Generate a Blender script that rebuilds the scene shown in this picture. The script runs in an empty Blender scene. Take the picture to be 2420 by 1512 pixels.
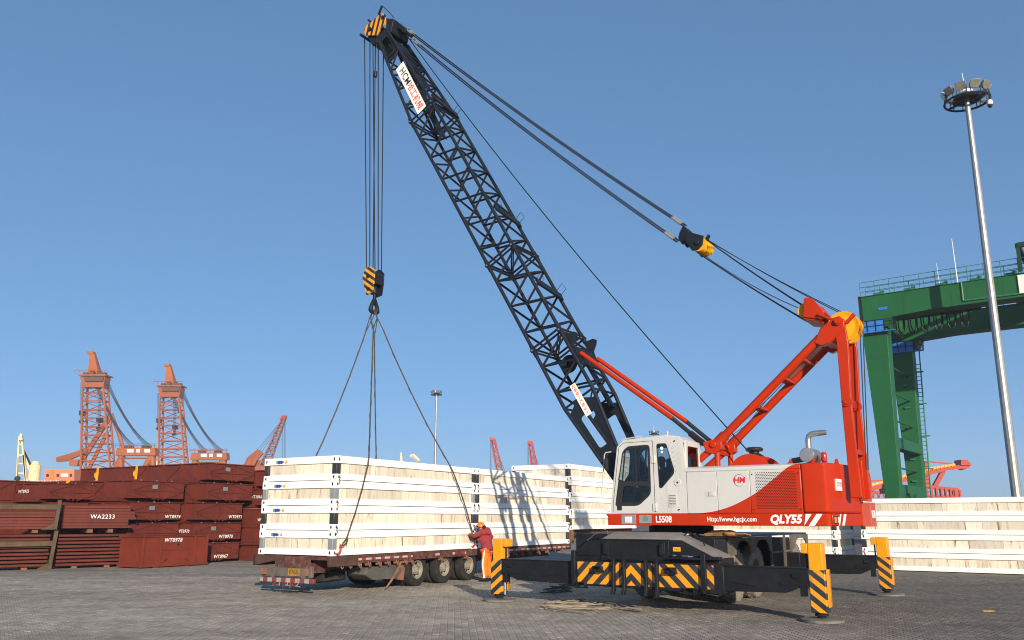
import bpy, bmesh, math, random
import numpy as np
from mathutils import Vector, Matrix
from mathutils.geometry import tessellate_polygon
random.seed(11)
sc = bpy.context.scene
col = sc.collection
R = math.radians

# ------------------------------------------------------------------ camera, sky, sun, exposure
cam_d = bpy.data.cameras.new('camera')
cam = bpy.data.objects.new('camera', cam_d)
col.objects.link(cam)
EYE, PITCH, FPX, CXP, CYP = 1.75, 0.2137, 1973.54, 1209.5, 797.74
cam.location = (0, 0, EYE)
cam.rotation_euler = (math.pi / 2 + PITCH, 0, 0)
cam_d.sensor_width = 36
cam_d.lens = 36 * FPX / 2419
cam_d.shift_y = (CYP - 756) / 2419
cam_d.clip_start = 0.1
cam_d.clip_end = 6000
sc.camera = cam

SUN_AZ, SUN_EL = 15.0, 15.8          # shadows fall SUN_AZ degrees left of straight ahead
w = bpy.data.worlds.new('World')
sc.world = w
w.use_nodes = True
nt = w.node_tree
nt.nodes.clear()
sky = nt.nodes.new('ShaderNodeTexSky')
sky.sky_type = 'NISHITA'
sky.sun_disc = False
sky.sun_elevation = R(SUN_EL)
sky.sun_rotation = R(180 - SUN_AZ)
sky.altitude = 0
sky.air_density = 0.5
sky.dust_density = 0.9
sky.ozone_density = 10.0
bg = nt.nodes.new('ShaderNodeBackground')
bg.inputs['Strength'].default_value = 0.12
wo = nt.nodes.new('ShaderNodeOutputWorld')
# the camera's tone curve flattens the sky from zenith to horizon: the same curve for the whole dome
gm = nt.nodes.new('ShaderNodeGamma'); gm.inputs['Gamma'].default_value = 0.50
hs = nt.nodes.new('ShaderNodeHueSaturation'); hs.inputs['Value'].default_value = 2.02; hs.inputs['Saturation'].default_value = 1.03; hs.inputs['Hue'].default_value = .4965
nt.links.new(sky.outputs[0], gm.inputs['Color'])
nt.links.new(gm.outputs[0], hs.inputs['Color'])
nt.links.new(hs.outputs[0], bg.inputs['Color'])
nt.links.new(bg.outputs[0], wo.inputs['Surface'])

sun_d = bpy.data.lights.new('sun', 'SUN')
sun_d.energy = 5.0
sun_d.angle = R(0.53)
sun_d.color = (1.0, 0.86, 0.68)
sun = bpy.data.objects.new('sun', sun_d)
col.objects.link(sun)
_sd = Vector((math.sin(R(SUN_AZ)) * math.cos(R(SUN_EL)), -math.cos(R(SUN_AZ)) * math.cos(R(SUN_EL)), math.sin(R(SUN_EL))))
sun.rotation_euler = _sd.to_track_quat('Z', 'Y').to_euler()
sun.location = (20, -40, 40)

sc.view_settings.view_transform = 'Standard'
sc.view_settings.look = 'None'
sc.view_settings.gamma = 1.0
sc.view_settings.exposure = 0.48
sc.view_settings.use_curve_mapping = False
sc.cycles.filter_width = 1.05

# ------------------------------------------------------------------ helpers
_c, _s = math.cos(PITCH), math.sin(PITCH)
def at(px, py, Y):
    """point at world depth Y that shows at that place of the photograph (2419 px wide)"""
    u = (px - CXP) / FPX
    v = (CYP - py) / FPX
    dy = _c - v * _s
    return Vector((u * Y / dy, Y, EYE + (_s + v * _c) * Y / dy))

class MB:
    def __init__(s):
        s.v, s.f, s.m = [], [], []
    def add(s, vs, fs, mi=0):
        o = len(s.v)
        s.v.extend([tuple(p) for p in vs])
        s.f.extend([tuple(i + o for i in q) for q in fs])
        s.m.extend([mi] * len(fs))
        return s
    def box(s, x0, x1, y0, y1, z0, z1, mi=0):
        if x0 > x1: x0, x1 = x1, x0
        if y0 > y1: y0, y1 = y1, y0
        if z0 > z1: z0, z1 = z1, z0
        v = [(x0,y0,z0),(x1,y0,z0),(x1,y1,z0),(x0,y1,z0),(x0,y0,z1),(x1,y0,z1),(x1,y1,z1),(x0,y1,z1)]
        f = [(0,3,2,1),(4,5,6,7),(0,1,5,4),(1,2,6,5),(2,3,7,6),(3,0,4,7)]
        return s.add(v, f, mi)
    def hexa(s, v, mi=0):
        f = [(0,3,2,1),(4,5,6,7),(0,1,5,4),(1,2,6,5),(2,3,7,6),(3,0,4,7)]
        return s.add(v, f, mi)
    def bar(s, p, q, a, b=None, up=(0,0,1), mi=0):
        """rectangular bar from p to q, a wide (sideways), b high"""
        b = b or a
        p, q = Vector(p), Vector(q)
        d = (q - p).normalized()
        u = Vector(up)
        if abs(d.dot(u)) > .98: u = Vector((1, 0, 0))
        sx = d.cross(u).normalized()
        uy = sx.cross(d).normalized()
        v = []
        for e in (p, q):
            for i, j in ((-1,-1),(1,-1),(1,1),(-1,1)):
                v.append(e + sx * (i * a / 2) + uy * (j * b / 2))
        return s.add(v, [(0,1,2,3),(7,6,5,4),(0,4,5,1),(1,5,6,2),(2,6,7,3),(3,7,4,0)], mi)
    def tube(s, p, q, r, r2=None, n=8, mi=0, cap=True):
        r2 = r if r2 is None else r2
        p, q = Vector(p), Vector(q)
        d = (q - p).normalized()
        u = Vector((0,0,1)) if abs(d.z) < .9 else Vector((1,0,0))
        a = d.cross(u).normalized(); b = a.cross(d)
        v = []
        for e, rr in ((p, r), (q, r2)):
            for k in range(n):
                t = 2 * math.pi * k / n
                v.append(e + a * (math.cos(t) * rr) + b * (math.sin(t) * rr))
        f = [(k, k + n, (k + 1) % n + n, (k + 1) % n) for k in range(n)]
        if cap: f += [tuple(range(n)), tuple(reversed(range(n, 2 * n)))]
        return s.add(v, f, mi)
    def path(s, pts, r, n=6, mi=0, closed=False):
        pts = [Vector(p) for p in pts]
        N = len(pts)
        if N < 2: return s
        o = []
        t0 = (pts[1] - pts[0]).normalized()
        u = Vector((0,0,1)) if abs(t0.z) < .9 else Vector((1,0,0))
        a = t0.cross(u).normalized()
        for i, p in enumerate(pts):
            t = (pts[min(i + 1, N - 1)] - pts[max(i - 1, 0)])
            t = t.normalized() if t.length > 1e-9 else t0
            a = (a - t * a.dot(t)).normalized()
            b = t.cross(a)
            rr = r[i] if isinstance(r, (list, tuple)) else r
            for k in range(n):
                g = 2 * math.pi * k / n
                o.append(p + a * (math.cos(g) * rr) + b * (math.sin(g) * rr))
        f = []
        for i in range(N - 1):
            for k in range(n):
                f.append((i*n + k, i*n + (k+1) % n, (i+1)*n + (k+1) % n, (i+1)*n + k))
        f += [tuple(reversed(range(n))), tuple(range((N-1)*n, N*n))]
        return s.add(o, f, mi)
    def prism(s, pts, axis, a, b, mi=0, holes=(), mi_side=None):
        """polygon pts (u,v) extruded along axis from a to b; u,v = (x,z) for y, (y,z) for x, (x,y) for z"""
        ms = mi if mi_side is None else mi_side
        def mk(p, t):
            if axis == 'y': return (p[0], t, p[1])
            if axis == 'x': return (t, p[0], p[1])
            return (p[0], p[1], t)
        loops = [list(pts)] + [list(h) for h in holes]
        flat = [p for l in loops for p in l]
        tris = tessellate_polygon([[Vector((p[0], p[1], 0)) for p in l] for l in loops]) if (holes or len(pts) > 4) else None
        n = len(flat)
        v = [mk(p, a) for p in flat] + [mk(p, b) for p in flat]
        f = []
        if tris is None:
            f.append(tuple(range(n))); f.append(tuple(reversed(range(n, 2*n))))
        else:
            for t in tris:
                f.append(tuple(t)); f.append(tuple(i + n for i in reversed(t)))
        s.add(v, f, mi)
        off = len(s.v) - 2 * n
        k = 0
        sf = []
        for l in loops:
            m = len(l)
            for i in range(m):
                j = (i + 1) % m
                sf.append((k + i + off, k + j + off, k + j + n + off, k + i + n + off))
            k += m
        s.f.extend(sf); s.m.extend([ms] * len(sf))
        return s
    def lathe(s, prof, c, axis, n=24, mi=0, cap=True):
        """prof: list of (radius, height along axis)"""
        c = Vector(c); d = Vector(axis).normalized()
        u = Vector((0,0,1)) if abs(d.z) < .9 else Vector((1,0,0))
        a = d.cross(u).normalized(); b = d.cross(a)
        v = []
        for r, h in prof:
            for k in range(n):
                t = 2*math.pi*k/n
                v.append(c + d*h + a*(math.cos(t)*r) + b*(math.sin(t)*r))
        f = []
        for i in range(len(prof) - 1):
            for k in range(n):
                f.append((i*n+k, i*n+(k+1) % n, (i+1)*n+(k+1) % n, (i+1)*n+k))
        if cap and prof[0][0] > 1e-6: f.append(tuple(reversed(range(n))))
        if cap and prof[-1][0] > 1e-6: f.append(tuple(range((len(prof)-1)*n, len(prof)*n)))
        return s.add(v, f, mi)
    def ball(s, c, rx, ry=None, rz=None, nu=12, nv=8, mi=0):
        ry = ry or rx; rz = rz or rx
        c = Vector(c); v = []
        for j in range(nv + 1):
            ph = math.pi * j / nv
            for k in range(nu):
                t = 2*math.pi*k/nu
                v.append((c.x + rx*math.sin(ph)*math.cos(t), c.y + ry*math.sin(ph)*math.sin(t), c.z + rz*math.cos(ph)))
        f = []
        for j in range(nv):
            for k in range(nu):
                f.append((j*nu+k, (j+1)*nu+k, (j+1)*nu+(k+1) % nu, j*nu+(k+1) % nu))
        return s.add(v, f, mi)
    def mesh(s, name, mats, smooth=False, angle=40):
        me = bpy.data.meshes.new(name)
        me.from_pydata(s.v, [], s.f)
        if not isinstance(mats, (list, tuple)): mats = [mats]
        for m in mats: me.materials.append(m)
        if len(mats) > 1: me.polygons.foreach_set('material_index', s.m)
        bm = bmesh.new(); bm.from_mesh(me)
        bmesh.ops.remove_doubles(bm, verts=bm.verts, dist=1e-5)
        bmesh.ops.recalc_face_normals(bm, faces=bm.faces)
        bm.to_mesh(me); bm.free()
        if smooth:
            me.polygons.foreach_set('use_smooth', [True] * len(me.polygons))
            me.set_sharp_from_angle(angle=R(angle))
        me.update()
        return me
    def build(s, name, mats, parent=None, smooth=False, bevel=0, seg=2, angle=40, loc=None, rz=None):
        return link(name, s.mesh(name, mats, smooth, angle), parent, bevel, seg, loc, rz)

def link(name, me, parent=None, bevel=0, seg=2, loc=None, rz=None):
    o = bpy.data.objects.new(name, me)
    col.objects.link(o)
    if parent is not None: o.parent = parent
    if loc is not None: o.location = loc
    if rz is not None: o.rotation_euler = (0, 0, rz)
    if bevel:
        m = o.modifiers.new('bevel', 'BEVEL')
        m.width = bevel; m.segments = seg; m.limit_method = 'ANGLE'; m.angle_limit = R(35)
        m.harden_normals = False
        if me is not None:
            me.polygons.foreach_set('use_smooth', [True] * len(me.polygons))
            me.set_sharp_from_angle(angle=R(30))
    return o
def tag(o, label=None, cat=None, group=None, kind=None):
    if label: o['label'] = label
    if cat: o['category'] = cat
    if group: o['group'] = group
    if kind: o['kind'] = kind
    return o
def thing(name, label, cat, loc=(0,0,0), rz=0, group=None):
    o = bpy.data.objects.new(name, None)
    col.objects.link(o)
    o.location = loc; o.rotation_euler = (0, 0, rz); o.empty_display_size = .3
    return tag(o, label, cat, group)
def copy_tree(o, parent=None):
    c = o.copy(); col.objects.link(c); c.parent = parent
    for ch in list(o.children): copy_tree(ch, c)
    return c
TEXTS = []
def text(s, size, parent, pos, xdir, ydir, mat, name='lettering', align='CENTER', shear=0, wx=1.0, bold=0.0, space=1.0, ext=.0012):
    """writing laid flat on a surface; becomes a mesh at the end of the script"""
    cu = bpy.data.curves.new(name, 'FONT')
    cu.body = s; cu.size = size; cu.align_x = align; cu.align_y = 'CENTER'
    cu.shear = shear; cu.offset = bold; cu.extrude = ext; cu.space_character = space; cu.space_line = .9
    cu.resolution_u = 3
    cu.materials.append(mat)
    o = bpy.data.objects.new(name, cu)
    col.objects.link(o)
    o.parent = parent
    x = Vector(xdir).normalized(); y = Vector(ydir); y = (y - x * y.dot(x)).normalized(); z = x.cross(y)
    M = Matrix((x * wx, y, z)).transposed().to_4x4()
    M.translation = Vector(pos)
    o.matrix_local = M
    TEXTS.append(o)
    return o

# ------------------------------------------------------------------ materials
MATS = {}
def principled(name):
    m = bpy.data.materials.new(name); m.use_nodes = True
    return m, m.node_tree, m.node_tree.nodes['Principled BSDF']
def N(t, typ, **k):
    n = t.nodes.new(typ)
    for a, b in k.items(): setattr(n, a, b)
    return n
def noise(t, vec, scale, detail=4, rough=.55):
    n = N(t, 'ShaderNodeTexNoise'); n.inputs['Scale'].default_value = scale
    n.inputs['Detail'].default_value = detail; n.inputs['Roughness'].default_value = rough
    if vec is not None: t.links.new(vec, n.inputs['Vector'])
    return n
def ramp(t, fac, stops):
    n = N(t, 'ShaderNodeValToRGB')
    el = n.color_ramp.elements
    while len(el) < len(stops): el.new(.5)
    for e, (p, c) in zip(el, stops):
        e.position = p; e.color = c if len(c) == 4 else (*c, 1)
    t.links.new(fac, n.inputs['Fac'])
    return n
def mix(t, fac, a, b, blend='MIX'):
    n = N(t, 'ShaderNodeMix', data_type='RGBA', blend_type=blend)
    for sock, v in ((n.inputs[0], fac), (n.inputs[6], a), (n.inputs[7], b)):
        if hasattr(v, 'is_linked') or hasattr(v, 'links'): t.links.new(v, sock)
        else: sock.default_value = v if isinstance(v, (int, float)) else ((*v, 1) if len(v) == 3 else v)
    return n.outputs[2]
def math_n(t, op, a, b=None, c=None):
    n = N(t, 'ShaderNodeMath', operation=op)
    for i, v in enumerate((a, b, c)):
        if v is None: continue
        if hasattr(v, 'links'): t.links.new(v, n.inputs[i])
        else: n.inputs[i].default_value = v
    return n.outputs[0]
def surf(name, c, rough=.5, metal=0, var=.12, scale=1.5, dirt=None, dirt_amt=.35, streak=False, bump=.0, bump_scale=60, spec=.3, coat=0, rough_var=.15):
    """painted / raw surface: colour with broad patches, dust or rust that has its own shape, gloss that varies"""
    m, t, b = principled(name)
    tc = N(t, 'ShaderNodeTexCoord').outputs['Object']
    n1 = noise(t, tc, scale, 5)
    lo = tuple(x * (1 - var) for x in c); hi = tuple(min(1, x * (1 + var)) for x in c)
    base = ramp(t, n1.outputs['Fac'], [(.3, lo), (.7, hi)]).outputs['Color']
    if dirt is not None:
        vec = tc
        if streak:
            mp = N(t, 'ShaderNodeMapping'); mp.inputs['Scale'].default_value = (5, 5, .55)
            t.links.new(tc, mp.inputs['Vector']); vec = mp.outputs['Vector']
        n2 = noise(t, vec, scale * 1.7, 8, .68)
        f = ramp(t, n2.outputs['Fac'], [(.48, (0,0,0)), (.72, (1,1,1))]).outputs['Color']
        f = math_n(t, 'MULTIPLY', f, dirt_amt)
        base = mix(t, f, base, dirt)
    t.links.new(base, b.inputs['Base Color'])
    n3 = noise(t, tc, scale * 4, 3)
    mr = N(t, 'ShaderNodeMapRange')
    mr.inputs['To Min'].default_value = max(.03, rough - rough_var); mr.inputs['To Max'].default_value = min(1, rough + rough_var)
    t.links.new(n3.outputs['Fac'], mr.inputs['Value'])
    t.links.new(mr.outputs['Result'], b.inputs['Roughness'])
    b.inputs['Metallic'].default_value = metal
    b.inputs['Specular IOR Level'].default_value = spec
    if coat:
        b.inputs['Coat Weight'].default_value = coat; b.inputs['Coat Roughness'].default_value = .12
    if bump:
        n4 = noise(t, tc, bump_scale, 3)
        bn = N(t, 'ShaderNodeBump'); bn.inputs['Strength'].default_value = bump; bn.inputs['Distance'].default_value = .01
        t.links.new(n4.outputs['Fac'], bn.inputs['Height']); t.links.new(bn.outputs[0], b.inputs['Normal'])
    MATS[name] = m
    return m
def striped(name, ca, cb, kx, ky, kz, period, absx=None, duty=.5, rough=.45, dirt_amt=.4, phase=0.0):
    """painted warning stripes: bands of (kx x + ky y + kz z)/period in the part's own coordinates"""
    m, t, b = principled(name)
    tc = N(t, 'ShaderNodeTexCoord').outputs['Object']
    sp = N(t, 'ShaderNodeSeparateXYZ'); t.links.new(tc, sp.inputs[0])
    x = sp.outputs[0]
    if absx is not None:
        x = math_n(t, 'ABSOLUTE', math_n(t, 'SUBTRACT', x, absx))
    v = math_n(t, 'ADD', math_n(t, 'MULTIPLY', x, kx), math_n(t, 'ADD', math_n(t, 'MULTIPLY', sp.outputs[1], ky), math_n(t, 'MULTIPLY', sp.outputs[2], kz)))
    v = math_n(t, 'FRACT', math_n(t, 'ADD', math_n(t, 'DIVIDE', v, period), 50 + phase))
    f = math_n(t, 'LESS_THAN', v, duty)
    n1 = noise(t, tc, 3, 6, .65)
    d = ramp(t, n1.outputs['Fac'], [(.45, (0,0,0)), (.75, (1,1,1))]).outputs['Color']
    base = mix(t, f, ca, cb)
    base = mix(t, math_n(t, 'MULTIPLY', d, dirt_amt), base, (.10, .085, .06))
    t.links.new(base, b.inputs['Base Color'])
    b.inputs['Roughness'].default_value = rough
    MATS[name] = m
    return m

YEL = (.70, .285, .004); BLK = (.018, .021, .027); ORG = (.42, .024, .001); WHT = (.80, .80, .78)
M_white = surf('white_paint', (.80,.80,.78), .42, var=.05, scale=.9, dirt=(.55,.52,.46), dirt_amt=.22, streak=True)
M_whitecab = surf('cab_paint', (.50,.50,.485), .33, var=.05, scale=1.2, dirt=(.30,.28,.235), dirt_amt=.38, streak=True, coat=.2)
M_red = surf('orange_red_paint', ORG, .38, var=.07, scale=1.3, dirt=(.24,.045,.018), dirt_amt=.45, streak=True, coat=.08, spec=.2)
M_yel = surf('yellow_paint', YEL, .4, var=.06, scale=2, dirt=(.35,.2,.04), dirt_amt=.35, streak=True)
M_yel2 = surf('sheave_yellow', (.72,.34,.008), .4, var=.06, scale=2, dirt=(.4,.2,.03), dirt_amt=.35)
M_boom = surf('boom_paint', (.010,.0135,.021), .5, var=.2, scale=2, dirt=(.035,.033,.032), dirt_amt=.2, spec=.22)
M_blk = surf('chassis_black', (.0085,.0100,.0135), .5, var=.25, scale=2.2, dirt=(.045,.040,.034), dirt_amt=.2, bump=.1, spec=.22, bump_scale=25)
M_dust = surf('dusty_chassis', (.105,.093,.080), .75, var=.3, scale=3, dirt=(.15,.125,.10), dirt_amt=.55, streak=True)
M_rub = surf('tyre_rubber', (.018,.017,.016), .85, var=.25, scale=4, dirt=(.075,.066,.054), dirt_amt=.5, bump=.25, bump_scale=40)
M_rubd = surf('dusty_tyre_rubber', (.19,.165,.135), .9, var=.3, scale=5, dirt=(.30,.26,.21), dirt_amt=.6, bump=.3, bump_scale=40)
M_rim = surf('old_rim_steel', (.27,.245,.20), .6, metal=.1, var=.2, scale=5, dirt=(.12,.08,.05), dirt_amt=.6)
M_dark = surf('dark_void', (.008,.008,.009), .8, var=.2, scale=3)
M_steel = surf('bare_steel', (.55,.55,.55), .28, metal=1, var=.1, scale=6)
M_galv = surf('galvanised_steel', (.33,.34,.34), .5, metal=.6, var=.16, scale=2.0, dirt=(.24,.24,.235), dirt_amt=.5, streak=True)
M_rope = surf('wire_rope', (.014,.014,.016), .55, metal=.3, var=.2, scale=20)
M_sling = surf('greasy_wire_sling', (.060,.048,.040), .65, var=.3, scale=14)
M_fibre = surf('fibre_rope', (.25,.21,.155), .9, var=.25, scale=10)
M_fibred = surf('dark_fibre_rope', (.07,.065,.06), .9, var=.25, scale=10)
M_green = surf('gantry_green', (.010,.098,.030), .5, var=.10, scale=.5, dirt=(.012,.055,.022), dirt_amt=.4, streak=True)
M_greenl = surf('rail_green', (.03,.16,.09), .5, var=.1)
M_blue = surf('platform_blue', (.03,.17,.52), .5, var=.1)
M_maroon = surf('red_oxide_primer', (.118,.0225,.0145), .62, var=.18, scale=1.1, dirt=(.062,.0145,.011), dirt_amt=.6, streak=True, bump=.05)
M_maroon2 = surf('fresh_red_primer', (.155,.026,.0125), .6, var=.15, scale=1.3, dirt=(.075,.015,.010), dirt_amt=.5, streak=True)
M_rust = surf('rusty_steel', (.075,.058,.038), .8, var=.3, scale=3, dirt=(.17,.065,.012), dirt_amt=.7, streak=True)
M_chalk = surf('white_chalk_paint', (.78,.78,.76), .9, var=.1)
M_forange = surf('floating_crane_orange', (.31,.078,.016), .6, var=.15, scale=.08, dirt=(.15,.05,.03), dirt_amt=.45)
M_fred = surf('harbour_crane_red', (.38,.042,.02), .6, var=.12, scale=.08)
M_cream = surf('ship_cream', (.66,.55,.33), .6, var=.12, scale=.1, dirt=(.35,.22,.09), dirt_amt=.4)
M_shipw = surf('ship_white', (.74,.72,.66), .6, var=.1, scale=.05, dirt=(.5,.4,.3), dirt_amt=.25, streak=True)
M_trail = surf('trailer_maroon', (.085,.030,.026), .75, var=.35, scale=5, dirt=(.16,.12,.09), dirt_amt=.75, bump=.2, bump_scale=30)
M_pad = surf('pad_steel', (.15,.14,.122), .8, var=.3, scale=6, dirt=(.22,.20,.17), dirt_amt=.6)
M_silver = surf('muffler_steel', (.50,.49,.47), .35, metal=.85, var=.12, scale=5, dirt=(.3,.26,.2), dirt_amt=.4)
M_plastic = surf('black_plastic', (.022,.022,.024), .45, var=.15)
M_postd = surf('post_dark', (.030,.032,.035), .4, var=.2)
M_postg = surf('post_grey', (.21,.23,.245), .45, var=.12)
M_amber = surf('amber_lens', (.75,.26,.01), .2, var=.05)
M_redlens = surf('red_lens', (.42,.02,.025), .15, var=.05, coat=.5)
M_clear = surf('clear_lens', (.6,.6,.57), .15, var=.05, coat=.5)
M_farwire = surf('far_wire', (.03,.04,.06), .7)
M_hoodtop = surf('hood_top_sheen_dust', (.21,.20,.19), .7, var=.2, scale=3, dirt=(.16,.14,.12), dirt_amt=.5)  # dusty grey, lightened so the colour carries the sky's reflection on the hood top
M_fdark = surf('floating_crane_dark', (.10,.045,.03), .7, var=.2, scale=.1)
M_letw = surf('white_lettering', (.82,.80,.80), .6, var=.03)
M_letr = surf('red_lettering', (.52,.02,.03), .6, var=.03)
M_letd = surf('dark_lettering', (.02,.03,.035), .6, var=.03)
M_banner = surf('banner_cloth', (.78,.75,.68), .8, var=.05)
M_bluep = surf('socket_blue', (.015,.07,.35), .5)
M_skin = surf('skin', (.36,.19,.12), .6, var=.08)
M_hood = surf('maroon_fleece', (.235,.030,.036), .95, var=.15, scale=8, bump=.4, bump_scale=90)
M_hivis = surf('orange_workwear', (.80,.165,.012), .85, var=.12, scale=6, bump=.3, bump_scale=40)
M_reflect = surf('reflective_tape', (.62,.62,.60), .5, var=.05)
M_helmet = surf('orange_helmet', (.80,.16,.012), .3, var=.05, coat=.4)
M_glove = surf('blue_glove', (.05,.33,.52), .8, var=.12)
M_shoe = surf('black_shoe', (.012,.012,.013), .6)
M_strap = surf('webbing_strap', (.33,.16,.06), .85, var=.2, scale=8)
M_copper = surf('aged_brown_paint', (.20,.095,.06), .8, var=.3, scale=4)

M_hazbox = striped('hazard_chevrons', YEL, BLK, 1, 0, 1, .305, absx=.14, duty=.5, phase=.15)
M_hazR = striped('hazard_stripes_falling', YEL, BLK, -.80, 0, 1, .215, duty=.52, phase=.1)
M_hazL = striped('hazard_stripes_rising', YEL, BLK, .80, 0, 1, .235, duty=.52, phase=.5)
M_hazhead = striped('head_stripes', YEL, BLK, 1, 0, .27, .205, duty=.48, phase=.1)
M_hazhook = striped('hook_block_stripes', YEL, BLK, -.70, 0, 1, .205, duty=.5, phase=.35)
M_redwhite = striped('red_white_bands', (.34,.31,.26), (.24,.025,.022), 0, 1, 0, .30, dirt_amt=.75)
M_tape = striped('reflective_bands', (.45,.42,.37), (.28,.03,.028), 1, 0, 0, .36, duty=.42, dirt_amt=.8)

def wood_mat():
    m, t, b = principled('plywood')
    tc = N(t, 'ShaderNodeTexCoord').outputs['Object']
    oi = N(t, 'ShaderNodeObjectInfo')
    off = N(t, 'ShaderNodeVectorMath', operation='SCALE'); off.inputs['Scale'].default_value = 37.0
    cmb = N(t, 'ShaderNodeCombineXYZ')
    t.links.new(oi.outputs['Random'], cmb.inputs[0]); t.links.new(oi.outputs['Random'], cmb.inputs[1])
    t.links.new(cmb.outputs[0], off.inputs[0])
    ad = N(t, 'ShaderNodeVectorMath', operation='ADD')
    t.links.new(tc, ad.inputs[0]); t.links.new(off.outputs[0], ad.inputs[1])
    mp = N(t, 'ShaderNodeMapping'); mp.inputs['Scale'].default_value = (7, 7, .8)
    t.links.new(ad.outputs[0], mp.inputs['Vector'])
    n1 = noise(t, mp.outputs[0], 1.6, 8, .62)
    n1.inputs['Distortion'].default_value = .9
    cr = ramp(t, n1.outputs['Fac'], [(.31, (.22,.13,.06)), (.385, (.58,.49,.36)), (.48, (.70,.63,.505)), (.75, (.755,.70,.595))])
    n2 = noise(t, ad.outputs[0], 11, 4, .6)
    kn = ramp(t, n2.outputs['Fac'], [(.66, (0,0,0)), (.74, (1,1,1))])
    c2 = mix(t, math_n(t, 'MULTIPLY', kn.outputs['Color'], .55), cr.outputs['Color'], (.20,.09,.035))
    hv = N(t, 'ShaderNodeHueSaturation')
    mr = N(t, 'ShaderNodeMapRange'); mr.inputs['To Min'].default_value = .76; mr.inputs['To Max'].default_value = 1.10
    t.links.new(oi.outputs['Random'], mr.inputs['Value']); t.links.new(mr.outputs[0], hv.inputs['Value'])
    t.links.new(c2, hv.inputs['Color'])
    t.links.new(hv.outputs[0], b.inputs['Base Color'])
    b.inputs['Roughness'].default_value = .75
    bn = N(t, 'ShaderNodeBump'); bn.inputs['Strength'].default_value = .25; bn.inputs['Distance'].default_value = .006
    t.links.new(n1.outputs['Fac'], bn.inputs['Height']); t.links.new(bn.outputs[0], b.inputs['Normal'])
    return m
M_wood = wood_mat()

def paver_mat(name, joints):
    m, t, b = principled(name)
    geo = N(t, 'ShaderNodeNewGeometry')
    oi = N(t, 'ShaderNodeObjectInfo')
    pos = geo.outputs['Position']
    rnd = math_n(t, 'FRACT', math_n(t, 'ADD', geo.outputs['Random Per Island'], oi.outputs['Random']))
    n1 = noise(t, pos, .22, 6, .6)
    n2 = noise(t, pos, 1.6, 6, .65)
    n3 = noise(t, pos, 38, 4, .6)
    mpn = N(t, 'ShaderNodeMapping'); mpn.inputs['Scale'].default_value = (.10, .55, 1); mpn.inputs['Rotation'].default_value = (0, 0, .5)
    t.links.new(pos, mpn.inputs['Vector'])
    n4 = noise(t, mpn.outputs[0], .9, 6, .62)
    base = ramp(t, n1.outputs['Fac'], [(.3, (.34,.300,.245)), (.7, (.435,.390,.326))]).outputs['Color']
    # paving colour grows darker towards the right-hand part of the yard
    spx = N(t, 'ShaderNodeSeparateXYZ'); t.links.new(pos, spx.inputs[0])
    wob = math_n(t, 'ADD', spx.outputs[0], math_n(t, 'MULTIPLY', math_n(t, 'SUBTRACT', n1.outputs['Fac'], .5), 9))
    right_dark = N(t, 'ShaderNodeMapRange', interpolation_type='SMOOTHSTEP'); right_dark.inputs['From Min'].default_value = 1.5; right_dark.inputs['From Max'].default_value = 9.0
    right_dark.inputs['To Min'].default_value = 0.0; right_dark.inputs['To Max'].default_value = .8
    t.links.new(wob, right_dark.inputs['Value'])
    base = mix(t, right_dark.outputs[0], base, (.15,.132,.112))
    k = ramp(t, n2.outputs['Fac'], [(.35, (.72,.72,.72)), (.68, (1.1,1.1,1.1))]).outputs['Color']
    base = mix(t, 1.0, base, k, 'MULTIPLY')
    k4 = ramp(t, n4.outputs['Fac'], [(.34, (.74,.73,.72)), (.54, (1.0,1.0,1.0))]).outputs['Color']
    base = mix(t, .85, base, k4, 'MULTIPLY')
    k3 = ramp(t, n3.outputs['Fac'], [(.3, (.88,.88,.88)), (.7, (1.08,1.08,1.08))]).outputs['Color']
    base = mix(t, 1.0, base, k3, 'MULTIPLY')
    if not joints:
        mr = N(t, 'ShaderNodeMapRange'); mr.inputs['To Min'].default_value = .86; mr.inputs['To Max'].default_value = 1.10
        t.links.new(rnd, mr.inputs['Value'])
        cmb = N(t, 'ShaderNodeCombineXYZ')
        for i in range(3): t.links.new(mr.outputs[0], cmb.inputs[i])
        base = mix(t, 1.0, base, cmb.outputs[0], 'MULTIPLY')
    else:
        mp = N(t, 'ShaderNodeMapping'); mp.inputs['Rotation'].default_value = (0, 0, R(90 - 4))
        t.links.new(pos, mp.inputs['Vector'])
        br = N(t, 'ShaderNodeTexBrick')
        br.inputs['Scale'].default_value = 1.0
        br.inputs['Brick Width'].default_value = .23; br.inputs['Row Height'].default_value = .118
        br.inputs['Mortar Size'].default_value = .009; br.inputs['Mortar Smooth'].default_value = .3
        br.inputs['Color1'].default_value = (.80,.80,.80,1); br.inputs['Color2'].default_value = (1.08,1.08,1.08,1)
        br.inputs['Mortar'].default_value = (.30,.29,.28,1)
        t.links.new(mp.outputs[0], br.inputs['Vector'])
        base = mix(t, 1.0, base, br.outputs['Color'], 'MULTIPLY')
    t.links.new(base, b.inputs['Base Color'])
    b.inputs['Roughness'].default_value = .88
    b.inputs['Specular IOR Level'].default_value = .3
    bn = N(t, 'ShaderNodeBump'); bn.inputs['Strength'].default_value = .35; bn.inputs['Distance'].default_value = .006
    t.links.new(n3.outputs['Fac'], bn.inputs['Height']); t.links.new(bn.outputs[0], b.inputs['Normal'])
    return m
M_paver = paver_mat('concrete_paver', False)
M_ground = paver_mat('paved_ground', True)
M_joint = surf('joint_sand', (.050,.045,.040), .95, var=.3, scale=3)

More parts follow.
